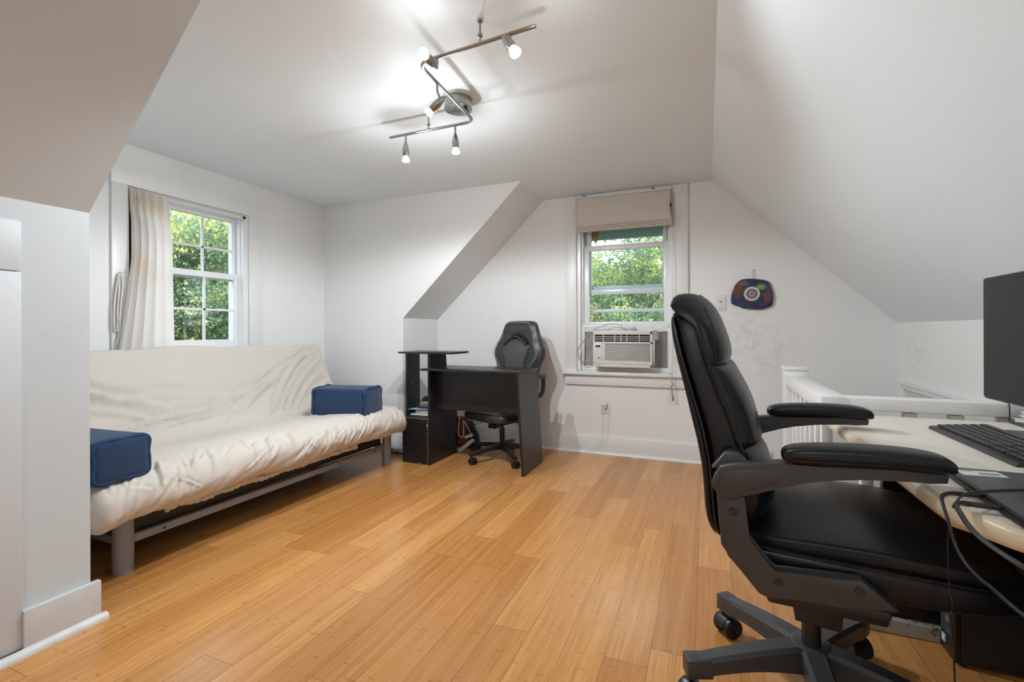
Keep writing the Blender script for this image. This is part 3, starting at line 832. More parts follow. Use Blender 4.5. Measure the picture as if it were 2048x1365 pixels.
bolster('box_cushion', (-2.52, 2.475, 0.430), (-2.125, 2.715, 0.612), R(12), 'navy box cushion on the far end of the futon near the black desk')
bolster('box_cushion', (-2.50, 0.99, 0.432), (-2.085, 1.185, 0.590), R(4), 'navy box cushion on the near end of the futon beside the wall')

# ------------------------------------------------------------------ curtain on the left window
cu = thing('curtain', 'cream curtain panel with brown stained folds beside the left window', 'curtain', (XL + 0.03, 1.82, 0.62))
bm = NB(); rows = []
ncol = 150; nrow = 60
for r in range(nrow + 1):
    v = r / nrow; z = 1.858 - v * 1.22
    row = []
    ya = 1.702 - 0.085 * max(0, min(1, (v - 0.30) / 0.55)) ** 1.2; yb_ = 1.930 + 0.02 * v
    for c in range(ncol + 1):
        u = c / ncol
        # deep pleats on the left, nearly flat on the right
        amp = (0.020 * (1 - u) ** 0.7 + 0.004) * (0.55 + 0.45 * min(1, v * 6))
        ph = 2 * PI * (5.2 * u ** 0.85) + 0.7 * math.sin(v * 2.2 + u * 3)
        x = XL + 0.012 + 0.024 * min(1, v * 4) + amp * (1 + math.sin(ph)) + 0.006 * noise.noise(Vector((u * 4, v * 3, 2)))
        y = ya + (yb_ - ya) * u + 0.006 * math.sin(ph + 1.2)
        if v < 0.13: x += 0.004 * math.sin(ph * 3)
        row.append(bm.verts.new((x + 0.0, y, z - 0.006 * math.sin(ph))))
    rows.append(row)
for a, b in zip(rows, rows[1:]):
    for i in range(ncol): bm.faces.new((a[i], a[i + 1], b[i + 1], b[i]))
cp = mk('curtain_panel', bm, 'curtain', cu, True, sharp=None)
bm = NB(); tube(bm, [(XL + 0.012, 1.706, 1.862), (XL + 0.012, 2.48, 1.862)], 0.004, 8); mk('curtain_rod', bm, 'plate', cu, True)
bm = NB(); yv = [1.712, 1.728, 1.752, 1.79, 1.835, 1.885]
for y in yv: tube(bm, [(XL + 0.035, y, 1.852), (XL + 0.046, y, 1.83), (XL + 0.040, y, 1.80), (XL + 0.048, y + 0.003, 1.765)], 0.0035, 6, 3)
split(mk('pleat_pinch', bm, 'curtain', cu, True))
tb = thing('curtain_tieback', 'cream fabric tieback hanging from a hook left of the curtain', 'curtain tie', (XL + 0.03, 1.65, 0.9))
bm = NB()
for P_, w_ in (([(1.648, 1.346), (1.638, 1.28), (1.631, 1.19), (1.625, 1.08), (1.630, 1.003)], 0.008), ([(1.652, 1.345), (1.650, 1.26), (1.646, 1.15), (1.643, 1.04), (1.641, 1.0)], 0.009),
               ([(1.656, 1.345), (1.668, 1.30), (1.662, 1.18), (1.655, 1.08), (1.650, 0.99), (1.632, 0.925)], 0.010)):
    tube(bm, [(XL + 0.034 + 0.004 * math.sin(i * 2.0), y, z) for i, (y, z) in enumerate(P_)], w_, 8, 8, flat=0.4, rf=lambda u: 0.65 + 0.45 * math.sin(u * PI) + 0.1 * math.sin(u * 25))
split(mk('fabric_band', bm, 'curtain', tb, True))
bm = NB(); cyl(bm, (XL + 0.02, 1.662, 1.352), (XL + 0.048, 1.662, 1.352), 0.004, 10); lathe(bm, [(0.0, 0), (0.008, 0.001), (0.008, 0.005), (0, 0.006)], (XL + 0.046, 1.662, 1.352), (1, 0, 0), 12, False, False)
split(mk('hook', bm, 'chrome', tb, True))

# ------------------------------------------------------------------ track light
tl = thing('track_light', 'brushed nickel zigzag track light with five lit spotlight heads', 'ceiling light', (-1.10, 2.0, 2.03))
RZ2 = 2.035
A_, B_, C_, D_ = Vector((-0.535, 1.505, RZ2)), Vector((-1.028, 1.540, RZ2)), Vector((-1.058, 2.072, RZ2)), Vector((-1.560, 2.070, RZ2))
def corner(p, a, b, r=0.055, n=8):
    u = (a - p).normalized(); v = (b - p).normalized(); out = []
    P0, P2 = p + u * r, p + v * r
    for k in range(n + 1):
        t = k / n; out.append(P0 * (1 - t) ** 2 + p * 2 * t * (1 - t) + P2 * t * t)
    return out
path = [A_] + corner(B_, A_, C_) + corner(C_, B_, D_) + [D_]
bm = NB(); tube(bm, path, 0.0085, 10, flat=0.75); mk('track_bar', bm, 'nickel', tl, True)
bm = NB(); lathe(bm, [(0.066, 0.0), (0.067, 0.003), (0.067, 0.048), (0.064, 0.05)], (-1.108, 2.0, 2.07), seg=48); cyl(bm, (-1.055, 1.99, 2.04), (-1.075, 1.995, 2.072), 0.012, 16)
mk('canopy', bm, 'nickel', tl, True)
for (x, y) in ((-0.752, 1.52), (-1.32, 2.07)):
    bm = NB(); cyl(bm, (x, y, RZ2), (x, y, HC), 0.004, 10); lathe(bm, [(0.0, 0), (0.009, 0.002), (0.009, 0.012), (0.0, 0.014)], (x, y, RZ2 + 0.022), seg=14, capa=False, capb=False); lathe(bm, [(0.010, 0), (0.010, 0.008)], (x, y, HC - 0.008), seg=14)
    mk('ceiling_mount', bm, 'nickel', tl, True)
heads = [((-0.632, 1.512), (-0.631, 1.447, 1.992), (-0.575, 1.425, 1.908)),
         ((-0.940, 1.534), (-0.903, 1.478, 1.955), (-0.902, 1.380, 1.958)),
         ((-1.041, 1.700), (-1.000, 1.695, 1.975), (-1.066, 1.690, 1.925)),
         ((-1.460, 2.070), (-1.460, 2.070, 1.998), (-1.460, 2.070, 1.918)),
         ((-1.165, 2.071), (-1.165, 2.071, 1.996), (-1.160, 2.068, 1.912))]
for i, (j, tip, blb) in enumerate(heads):
    tip = Vector(tip); blb = Vector(blb); d = (blb - tip).normalized(); L = (blb - tip).length
    bm = NB(); k = 0.72
    prof = [(0.001, 0), (0.0075, 0.008), (0.0135, 0.025), (0.0170, 0.045), (0.0168, 0.065), (0.0145, 0.080)]
    lathe(bm, prof, tip, d, 24)
    h = mk('spotlight_head', bm, 'nickel', tl, True)
    bm = NB(); mid = tip + d * 0.03; J = Vector((j[0], j[1], RZ2))
    if i >= 3: cyl(bm, J, tip + d * 0.004, 0.0055, 12)
    else: tube(bm, [J, J + Vector((0, 0, -0.03)), mid + (J - mid) * 0.3, mid], 0.005, 10, 5)
    mk('head_stem', bm, 'nickel', h, True)
    bm = NB(); b0 = tip + d * 0.080
    lathe(bm, [(0.011, -0.004), (0.012, 0.002), (0.0155, 0.010), (0.0190, 0.018), (0.0192, 0.022), (0.016, 0.025), (0.0, 0.026)], b0, d, 24, capb=False)
    mk('bulb', bm, 'bulb', h, True)
    point('bulb_light', b0 + d * 0.042, 0.012, BULB * (0.45, 0.25, 0.12, 2.0, 2.0)[i], (0.90, 0.955, 1.0))
    s = D.lights.new('bulb_beam', 'SPOT'); s.energy = SPOT * (0.60, 0.18, 0.66, 1.05, 1.10)[i]; s.spot_size = R((160, 80, 110, 178, 178)[i]); s.spot_blend = (0.35, 0.8, 0.6, 0.25, 0.25)[i]; s.shadow_soft_size = 0.014; s.color = (0.90, 0.955, 1.0)
    so = D.objects.new('bulb_beam', s); col.objects.link(so); so.location = b0 + d * 0.034; so.rotation_euler = (-d).to_track_quat('Z', 'Y').to_euler()

# ------------------------------------------------------------------ roman shade, air conditioner
rs_ = thing('window_shade', 'beige fabric shade gathered above the air conditioner window', 'window shade', (-0.615, 3.76, 1.8))
bm = NB(); rows = []
for r in range(25):
    v = r / 24; row = []
    for c in range(41):
        u = c / 40; x = -0.990 + 0.742 * u + 0.004 * v
        y = YB - 0.046 - 0.026 * v - 0.006 * noise.noise(Vector((u * 3, v * 3, 5))) - 0.010 * math.sin(PI * v)
        z = 2.082 - 0.005 * u - v * 0.232
        row.append(bm.verts.new((x - 0.014 * math.sin(PI * v) * (u ** 8), y, z)))
    rows.append(row)
for a, b in zip(rows, rows[1:]):
    for i in range(40): bm.faces.new((a[i], a[i + 1], b[i + 1], b[i]))
sh = mk('shade_fabric', bm, 'shade', rs_, True); sd = sh.modifiers.new('s', 'SOLIDIFY'); sd.thickness = 0.004
for k in range(4):
    bm = NB(); z = 1.852 - 0.0125 * k; box(bm, (-0.985 + 0.002 * k, YB - 0.082, z - 0.011), (-0.243, YB - 0.034, z), 0.004, 3); mk('shade_fold', bm, 'shade', rs_, True)
bm = NB(); box(bm, (-0.985, YB - 0.045, 2.075), (-0.25, YB - 0.022, 2.098), 0.003); mk('shade_headrail', bm, 'trim', rs_, True)
bm = NB()
for x in (-0.925, -0.385): box(bm, (x - 0.014, YB - 0.050, 2.096), (x + 0.014, YB - 0.030, 2.1015), 0.001, rot=Matrix.Rotation(R(14), 3, 'Y'))
split(mk('screw', bm, 'plastic', rs_, True))
bm = NB(); box(bm, (-0.246, YB - 0.040, 2.045), (-0.232, YB - 0.022, 2.062), 0.002); cyl(bm, (-0.239, YB - 0.034, 2.030), (-0.239, YB - 0.034, 2.045), 0.004, 8); mk('cord_bracket', bm, 'plate', rs_, True)
bm = NB()
tube(bm, [(-0.240, YB - 0.035, 2.035), (-0.246, YB - 0.06, 1.2), (-0.246, YB - 0.062, 0.85), (-0.252, YB - 0.062, 0.62)], 0.0012, 6, 6)
tube(bm, [(-0.236, YB - 0.035, 2.035), (-0.240, YB - 0.06, 1.2), (-0.238, YB - 0.062, 0.85), (-0.248, YB - 0.062, 0.61)], 0.0012, 6, 6)
tube(bm, [(-0.252, YB - 0.04, 0.56), (-0.268, YB - 0.035, 0.50), (-0.272, YB - 0.035, 0.465), (-0.265, YB - 0.035, 0.445), (-0.258, YB - 0.035, 0.47), (-0.258, YB - 0.04, 0.54)], 0.0012, 6, 6)
split(mk('pull_cord', bm, 'cordthin', rs_, True))
bm = NB()
lathe(bm, [(0.003, 0), (0.0075, 0.006), (0.008, 0.028), (0.0045, 0.038), (0.002, 0.042)], (-0.243, YB - 0.045, 0.462), seg=12)
tube(bm, [(-0.252, YB - 0.055, 0.62), (-0.244, YB - 0.055, 0.585), (-0.256, YB - 0.055, 0.575), (-0.25, YB - 0.055, 0.55), (-0.246, YB - 0.05, 0.50)], 0.004, 6, 6)
split(mk('cord_weight', bm, 'greyplastic', rs_, True))

ac = thing('air_conditioner', 'warm white window air conditioner with a louvred front grille', 'air conditioner', (-0.617, 3.74, 0.70))
AX0, AX1, AZ0, AZ1, AY = -0.846, -0.388, 0.712, 1.000, 3.722
bm = NB()
# front frame pieces around the louvre and grille
lv = (-0.832, -0.405, 0.912, 0.968)
gr = (-0.748, -0.406, 0.762, 0.892)
box(bm, (AX0, AY, AZ0), (AX0 + 0.004, AY + 0.05, AZ1), 0.0015); box(bm, (AX1 - 0.016, AY, AZ0), (AX1, AY + 0.05, AZ1), 0.002)
box(bm, (AX0, AY, lv[3]), (AX1, AY + 0.05, AZ1), 0.004); box(bm, (AX0, AY, gr[3] + 0.004), (AX1, AY + 0.05, lv[2]), 0.002)
box(bm, (AX0, AY, AZ0), (AX1, AY + 0.05, AZ0 + 0.024), 0.003); box(bm, (AX0, AY + 0.001, AZ0 + 0.025), (AX1, AY + 0.05, gr[2]), 0.002)
box(bm, (AX0, AY + 0.001, gr[2]), (gr[0], AY + 0.05, gr[3] + 0.003), 0.002); box(bm, (AX0, AY, lv[2]), (lv[0], AY + 0.05, lv[3]))
box(bm, (AX0 + 0.004, AY + 0.05, AZ0 + 0.004), (AX1 - 0.004, YB + 0.36, AZ1 - 0.004), 0.004)
mk('casing', bm, 'acwhite', ac, True)
bm = NB(); box(bm, (lv[0], AY + 0.03, lv[2]), (lv[1], AY + 0.04, lv[3])); box(bm, (gr[0], AY + 0.022, gr[2]), (gr[1], AY + 0.04, gr[3]))  # black sheets stand for the shade behind louvre and grille
mk('recess_shade', bm, 'acdark', ac, True)
bm = NB()
for k in range(1, 4): z = lv[2] + (lv[3] - lv[2]) * k / 4.0; box(bm, (lv[0], AY + 0.004, z - 0.0022), (lv[1], AY + 0.024, z + 0.0022), 0.0005)
for f in (0.16, 0.37, 0.485, 0.59, 0.81): x = lv[0] + (lv[1] - lv[0]) * f; box(bm, (x - 0.0022, AY + 0.003, lv[2]), (x + 0.0022, AY + 0.022, lv[3]), 0.0005)
mk('air_louvre', bm, 'acwhite', ac, True)
bm = NB(); nsl = 15
for k in range(nsl):
    z = gr[2] + (gr[3] - gr[2]) * (k + 0.5) / nsl
    box(bm, (gr[0], AY + 0.001, z - 0.0022), (gr[1], AY + 0.012, z + 0.0022), 0.0006, rot=Matrix.Rotation(R(-14), 3, 'X'))
mk('intake_grille', bm, 'acwhite', ac, True)
bm = NB(); box(bm, (-0.836, AY - 0.0015, 0.752), (-0.780, AY + 0.002, 0.902), 0.001)
cpn = mk('control_panel', bm, 'plate', ac, True)
bm = NB(); box(bm, (-0.825, AY - 0.003, 0.868), (-0.786, AY, 0.886)); mk('display', bm, 'acdark', cpn, True)
bm = NB(); box(bm, (-0.806, AY - 0.004, 0.777), (-0.788, AY, 0.791), 0.001); mk('button', bm, 'greyplastic', cpn, True)
bm = NB()
for k, (z, wd) in enumerate(((0.856, 0.030), (0.848, 0.026), (0.838, 0.030), (0.832, 0.018), (0.820, 0.028), (0.812, 0.022), (0.800, 0.010), (0.784, 0.010), (0.776, 0.009))):
    box(bm, (-0.825, AY - 0.0022, z), (-0.825 + wd, AY, z + 0.0014))
for x in (-0.819, -0.812, -0.804, -0.797): box(bm, (x, AY - 0.0035, 0.873), (x + 0.003, AY, 0.881))
mk('printed_marks', bm, 'greyplastic', cpn, True)
bm = NB()
for k in range(7): box(bm, (-0.822 + k * 0.0052, AY - 0.001, 0.7235), (-0.822 + k * 0.0052 + 0.0038, AY + 0.002, 0.7285))
mk('nameplate', bm, 'greyplastic', ac, True)
for (a, b, nm) in ((-0.955, -0.850, 6), (-0.384, -0.278, 9)):
    bm = NB(); nn = nm * 2
    P = [(a + (b - a) * i / nn, YB + 0.030 + (0.010 if i % 2 else 0.0)) for i in range(nn + 1)]
    prism(bm, P + [(p[0], p[1] + 0.003) for p in P[::-1]], 'z', 0.705, 0.992); mk('side_panel', bm, 'pleat', ac, True, sharp=20)
bm = NB()
def sheet(bm, pts, nu, nv, amp, seed, thick=0.0):
    """quad patch pts (4 corners) with crumples"""
    p = [Vector(q) for q in pts]; rows = []
    nrm = (p[1] - p[0]).cross(p[3] - p[0]).normalized()
    for r in range(nv + 1):
        row = []
        for c in range(nu + 1):
            u, v = c / nu, r / nv; q = (p[0] * (1 - u) + p[1] * u) * (1 - v) + (p[3] * (1 - u) + p[2] * u) * v
            q = q + nrm * amp * noise.noise(Vector((u * nu * 0.35, v * nv * 0.35, seed)))
            row.append(bm.verts.new(q))
        rows.append(row)
    for a, b in zip(rows, rows[1:]):
        for i in range(nu): bm.faces.new((a[i], a[i + 1], b[i + 1], b[i]))
yt = YB + 0.018
sheet(bm, [(-0.968, yt, 0.99), (-0.27, yt, 0.99), (-0.27, yt, 1.052), (-0.968, yt, 1.052)], 40, 6, 0.008, 1)
sheet(bm, [(-0.968, yt, 0.70), (-0.945, yt, 0.70), (-0.935, yt, 1.02), (-0.968, yt, 1.02)], 4, 24, 0.006, 2)
sheet(bm, [(-0.965, yt, 0.672), (-0.84, yt - 0.01, 0.672), (-0.84, yt, 0.712), (-0.965, yt, 0.715)], 12, 5, 0.010, 3)
sheet(bm, [(-0.392, AY + 0.03, 0.925), (-0.350, yt - 0.004, 0.925), (-0.362, yt - 0.004, 1.006), (-0.392, AY + 0.03, 1.004)], 6, 10, 0.004, 4)
sheet(bm, [(-0.285, yt, 0.70), (-0.262, yt, 0.70), (-0.262, yt, 1.02), (-0.285, yt, 1.02)], 4, 24, 0.006, 5)
sheet(bm, [(-0.84, yt, 0.668), (-0.262, yt, 0.668), (-0.262, yt, 0.708), (-0.84, yt, 0.708)], 30, 3, 0.002, 6)
tp = mk('sealing_tape', bm, 'tape', ac, True, sharp=None); sd = tp.modifiers.new('s', 'SOLIDIFY'); sd.thickness = 0.002
bm = NB()
tube(bm, [(-0.56, 3.80, 1.010), (-0.60, 3.78, 1.012), (-0.626, 3.77, 1.017), (-0.622, 3.77, 1.036), (-0.652, 3.77, 1.052), (-0.704, 3.77, 1.056), (-0.774, 3.77, 1.04), (-0.837, 3.765, 1.012), (-0.909, 3.76, 0.943), (-0.973, 3.75, 0.861), (-0.990, 3.75, 0.825),
          (-0.978, 3.75, 0.789), (-0.946, 3.75, 0.754), (-0.901, 3.76, 0.757), (-0.864, 3.775, 0.787), (-0.855, 3.79, 0.83)], 0.0032, 8, 5)
tube(bm, [(-0.845, 3.79, 1.004), (-0.862, 3.775, 0.99), (-0.908, 3.765, 0.938), (-0.954, 3.76, 0.889), (-0.975, 3.755, 0.845), (-0.972, 3.755, 0.80), (-0.955, 3.765, 0.765), (-0.94, 3.78, 0.73)], 0.0032, 8, 5)
tube(bm, [(-0.84, 3.775, 1.003), (-0.72, 3.775, 1.006), (-0.60, 3.775, 1.004), (-0.55, 3.78, 1.012)], 0.0032, 8, 4)
split(mk('power_cord', bm, 'cordgrey', ac, True))
bm = NB(); lathe(bm, [(0.004, -0.02), (0.009, -0.010), (0.015, 0.0), (0.016, 0.022), (0.010, 0.026)], (-0.545, 3.79, 1.012), (1, 0, 0.1), 16); mk('power_plug', bm, 'cordgrey', ac, True)

# ------------------------------------------------------------------ outlet, switch, wall art
t = thing('wall_outlet', 'white wall outlet with a plug below the air conditioner window', 'outlet', (-0.765, YB, 0.383))
bm = NB(); box(bm, (-0.803, YB - 0.006, 0.325), (-0.727, YB, 0.443), 0.003); pl_ = mk('cover_plate', bm, 'plate', t, True)
for z in (0.405, 0.362):
    bm = NB(); cyl(bm, (-0.765, YB - 0.0075, z), (-0.765, YB - 0.005, z), 0.017, 24); sk = mk('socket', bm, 'plate', t, True)
    bm = NB(); box(bm, (-0.772, YB - 0.0082, z), (-0.7705, YB - 0.007, z + 0.009)); box(bm, (-0.7595, YB - 0.0082, z), (-0.758, YB - 0.007, z + 0.009)); cyl(bm, (-0.765, YB - 0.0082, z - 0.007), (-0.765, YB - 0.007, z - 0.007), 0.0024, 10); split(mk('slot', bm, 'plastic', sk, True))
t = thing('charger_plug', 'white charger plug in the outlet with two thin cords', 'plug', (-0.768, YB - 0.03, 0.38))
bm = NB(); box(bm, (-0.790, YB - 0.036, 0.392), (-0.752, YB - 0.0085, 0.418), 0.004, 3); box(bm, (-0.775, YB - 0.030, 0.372), (-0.757, YB - 0.012, 0.394), 0.004, 3); mk('plug_body', bm, 'plate', t, True)
bm = NB(); tube(bm, [(-0.775, YB - 0.03, 0.395), (-0.786, YB - 0.03, 0.322), (-0.785, YB - 0.028, 0.252), (-0.783, YB - 0.028, 0.176), (-0.791, YB - 0.040, 0.12), (-0.821, YB - 0.045, 0.072), (-0.878, YB - 0.05, 0.03), (-0.935, YB - 0.055, 0.006)], 0.0014, 6, 6); mk('cord', bm, 'cordthin', t, True)
bm = NB(); tube(bm, [(-0.76, YB - 0.02, 0.375), (-0.740, YB - 0.02, 0.325), (-0.745, YB - 0.02, 0.28), (-0.746, YB - 0.022, 0.204), (-0.748, YB - 0.035, 0.154), (-0.766, YB - 0.04, 0.102), (-0.806, YB - 0.042, 0.054), (-0.86, YB - 0.046, 0.012)], 0.0012, 6, 6); mk('cord', bm, 'cordthin', t, True)

t = thing('light_switch', 'white double toggle light switch plate beside the wall plaque', 'light switch', (0.092, YB, 1.20))
bm = NB(); box(bm, (0.050, YB - 0.006, 1.145), (0.128, YB, 1.262), 0.003); mk('cover_plate', bm, 'plate', t, True)
for z in (1.212, 1.192):
    bm = NB(); box(bm, (0.083, YB - 0.0075, z - 0.006), (0.097, YB - 0.004, z + 0.006), 0.001); box(bm, (0.087, YB - 0.015, z - 0.003), (0.093, YB - 0.006, z + 0.004), 0.001); mk('toggle', bm, 'greyplastic' if z > 1.2 else 'plate', t, True)
bm = NB()
for z in (1.237, 1.168): lathe(bm, [(0.003, 0), (0.0028, 0.001)], (0.089, YB - 0.006, z), (0, -1, 0), 10)
split(mk('screw', bm, 'greyplastic', t, True))

t = thing('wall_plaque', 'blue and rust glazed plaque with a white eye hanging on the back wall', 'wall art', (0.300, YB - 0.012, 1.255))
outl = [(0.238, 1.371), (0.291, 1.373), (0.344, 1.366), (0.399, 1.351), (0.411, 1.332), (0.425, 1.297), (0.435, 1.249), (0.433, 1.209), (0.425, 1.176), (0.389, 1.157), (0.347, 1.149), (0.291, 1.153), (0.238, 1.162), (0.201, 1.18), (0.165, 1.196), (0.163, 1.254), (0.175, 1.295), (0.191, 1.335), (0.215, 1.359)]
out2 = [(p.x, p.z) for p in catmull([(a, 0, b) for a, b in outl], 3, True)]
bm = NB(); prism(bm, out2, 'y', YB - 0.020, YB - 0.006, 0.002)
pq = mk('plaque', bm, 'art', t, True)
def disc(name, r, y, mt, r2=None, wob=0.0, parent=pq):
    bm = NB(); n = 44; c = (0.297, 1.263)
    pts = [(c[0] + r * (1 + wob * math.sin(k * 3.1)) * math.cos(2 * PI * k / n), c[1] + r * (1 + wob * math.cos(k * 2.3)) * math.sin(2 * PI * k / n)) for k in range(n)]
    prism(bm, pts, 'y', y, y + 0.004); return mk(name, bm, mt, parent, True)
disc('white_ring', 0.051, YB - 0.0225, mat('white_glaze', (0.62, 0.61, 0.56), 0.4, var=0.15, vs=60), wob=0.03)
disc('dark_ring', 0.036, YB - 0.0240, mat('navy_glaze', (0.012, 0.02, 0.045), 0.3))
disc('pale_ring', 0.030, YB - 0.0252, mat('grey_green_glaze', (0.30, 0.36, 0.33), 0.4, var=0.4, vs=180))
disc('inner_dark_ring', 0.024, YB - 0.0264, mat('navy_glaze_inner', (0.015, 0.02, 0.06), 0.3))
disc('pink_ring', 0.020, YB - 0.0276, mat('pink_glaze', (0.60, 0.25, 0.27), 0.4, var=0.5, vs=220))
disc('blue_pupil', 0.008, YB - 0.0288, mat('blue_glaze', (0.03, 0.10, 0.30), 0.3))
bm = NB()
for k in range(26):
    a = 2 * PI * k / 26; r1 = 0.053; r2 = 0.064 + 0.004 * math.sin(k * 2.7)
    tube(bm, [(0.297 + r1 * math.cos(a), YB - 0.021, 1.263 + r1 * math.sin(a)), (0.297 + r2 * math.cos(a), YB - 0.021, 1.263 + r2 * math.sin(a))], 0.0008, 5)
mk('ray_lines', bm, mat('rust_line', (0.45, 0.13, 0.06), 0.5), pq, True)
bm = NB(); tube(bm, [(0.300, YB - 0.019, 1.360), (0.303, YB - 0.010, 1.40), (0.309, YB - 0.007, 1.432), (0.315, YB - 0.010, 1.40), (0.318, YB - 0.019, 1.360)], 0.0013, 6, 5); mk('hanging_wire', bm, 'cordthin', t, True)
bm = NB(); cyl(bm, (0.309, YB, 1.434), (0.309, YB - 0.014, 1.436), 0.0022, 8); lathe(bm, [(0.0045, 0), (0.0045, 0.0015)], (0.309, YB - 0.014, 1.436), (0, -1, 0), 10); split(mk('nail', bm, 'greyplastic', t, True))

# ------------------------------------------------------------------ black computer desk by the back wall
bd = thing('black_desk', 'black laminate computer desk with a raised side shelf by the back wall', 'desk', (-1.6, 3.2, 0))
LX0, LX1 = -2.158, -1.910
bm = NB(); box(bm, (LX0, 3.005, 0.004), (LX1 - 0.018, 3.020, 0.342)); mk('tower_front_panel', bm, 'blackboard', bd, True)
bm = NB(); box(bm, (LX0, 3.003, 0.338), (LX1 - 0.018, 3.40, 0.353), 0.001); mk('tower_shelf', bm, 'blackboard', bd, True)
bm = NB(); prism(bm, [(3.0, 0.0), (3.41, 0.0), (3.41, 0.60), (3.36, 0.70), (3.25, 0.713), (3.235, 0.832), (3.0, 0.832)], 'x', LX1 - 0.018, LX1)
mk('side_panel', bm, 'blackboard', bd, True, sharp=20)
bm = NB(); prism(bm, [(3.02, 0.0), (3.40, 0.0), (3.40, 0.338), (3.02, 0.338)], 'x', LX0, LX0 + 0.016); prism(bm, [(3.03, 0.353), (3.20, 0.353), (3.20, 0.832), (3.03, 0.832)], 'x', LX0 + 0.012, LX0 + 0.028)
mk('side_panel', bm, 'blackboard', bd, True, sharp=20)
bm = NB(); box(bm, (LX0 - 0.010, 2.965, 0.832), (-1.705, 3.235, 0.846), 0.001); mk('raised_shelf', bm, 'blackboard', bd, True)
bm = NB(); box(bm, (-1.932, 2.905, 0.713), (-1.155, 3.285, 0.728), 0.001); mk('desktop', bm, 'blackboard', bd, True)
bm = NB(); box(bm, (LX1, 3.095, 0.408), (-1.178, 3.110, 0.713)); mk('modesty_panel', bm, 'blackboard', bd, True)
bm = NB(); prism(bm, [(3.0, 0.0), (3.395, 0.0), (3.275, 0.713), (2.893, 0.713)], 'x', -1.178, -1.160); mk('end_panel', bm, 'blackboard', bd, True, sharp=20)
bm = NB()   # chipped edges
box(bm, (LX1 - 0.0215, 3.0025, 0.0), (LX1 - 0.0180, 3.0055, 0.350)); box(bm, (LX0 + 0.002, 3.0020, 0.3425), (LX1 - 0.02, 3.0032, 0.3445))
rr = random.Random(3)
for k in range(26):
    if rr.random() < 0.5: x = rr.uniform(LX0, LX1 - 0.02); z = rr.choice((0.337, 0.008)) + rr.uniform(-0.003, 0.003)
    else: x = rr.choice((LX0 + 0.003, LX1 - 0.027)) + rr.uniform(-0.003, 0.003); z = rr.uniform(0.01, 0.33)
    a = rr.uniform(0.0012, 0.0026); box(bm, (x - a, 3.0035, z - a), (x + a, 3.0055, z + a * 1.1))
box(bm, (-1.945, 3.0033, 0.290), (-1.932, 3.0055, 0.298), 0.001)
mk('chipped_edge', bm, 'chip', bd, True)
bm = NB()
for (x, y, z) in ((LX1, 3.07, 0.81), (-1.16, 3.02, 0.66), (-1.16, 3.12, 0.38), (LX1, 3.06, 0.66)): cyl(bm, (x - 0.001, y, z), (x + 0.0015, y, z), 0.0045, 10)
for (x, y, z) in ((LX0 + 0.028, 3.09, 0.80), (LX0 + 0.028, 3.09, 0.60)): cyl(bm, (x - 0.001, y, z), (x + 0.0015, y, z), 0.0045, 10)
split(mk('cam_cover', bm, 'greyplastic', bd, True))

# things in the desk's side shelf
tag(mk('flat_book', (lambda b: (box(b, (-2.118, 3.05, 0.357), (-1.945, 3.26, 0.3665), 0.001), b)[1])(NB()), 'paper'), 'thin white book lowest on the black desk side shelf', 'book', 'books on the side shelf')
tag(mk('flat_book', (lambda b: (box(b, (-2.125, 3.045, 0.3532), (-1.935, 3.27, 0.3565), 0.0008), b)[1])(NB()), 'bookblack'), 'thin black folder under the white book on the side shelf', 'folder', 'books on the side shelf')
t = thing('thick_book', 'thick tan book under the blue paper on the side shelf', 'book', (-2.0, 3.15, 0.367), 0, 'books on the side shelf')
bm = NB(); box(bm, (-2.078, 3.062, 0.370), (-1.942, 3.25, 0.396)); mk('pages', bm, 'book', t, True)
bm = NB(); box(bm, (-2.080, 3.06, 0.3668), (-1.940, 3.255, 0.370)); box(bm, (-2.080, 3.06, 0.396), (-1.940, 3.255, 0.399)); mk('cover', bm, 'bookcover', t, True)
bm = NB(); sheet(bm, [(-2.128, 3.03, 0.402), (-1.94, 3.06, 0.406), (-1.945, 3.26, 0.408), (-2.10, 3.25, 0.404)], 14, 10, 0.004, 8)
o = mk('paper_sheet', bm, 'bluepaper', sharp=None); s_ = o.modifiers.new('s', 'SOLIDIFY'); s_.thickness = 0.0015; tag(o, 'light blue sheets of paper lying under the headphones', 'paper')
t = thing('headphones', 'black over ear headphones lying on the side shelf of the black desk', 'headphones', (-2.02, 3.13, 0.412))
bm = NB(); tube(bm, [(-2.10, 3.15, 0.455), (-2.092, 3.11, 0.430), (-2.06, 3.085, 0.418), (-2.015, 3.078, 0.416), (-1.965, 3.09, 0.420), (-1.95, 3.13, 0.43)], 0.011, 10, 7, flat=0.6); mk('headband', bm, 'plastic_matte', t, True)
for (x, y, z, dx) in ((-2.045, 3.17, 0.455, 0.5), (-1.972, 3.14, 0.462, -0.3)):
    bm = NB(); lathe(bm, [(0.0, 0), (0.030, 0.002), (0.040, 0.012), (0.040, 0.024), (0.032, 0.032), (0.018, 0.030), (0, 0.028)], (x, y, z - 0.012), (dx, -0.5, 0.8), 24, False, False); mk('ear_cup', bm, 'plastic_matte', t, True)
bm = NB(); tube(bm, [(-2.05, 3.10, 0.440), (-2.02, 3.09, 0.452), (-2.00, 3.10, 0.444), (-1.985, 3.095, 0.458), (-2.03, 3.105, 0.446), (-2.06, 3.11, 0.436), (-2.0, 3.11, 0.436)], 0.004, 6, 6); mk('coiled_cable', bm, 'cordwhite', t, True)

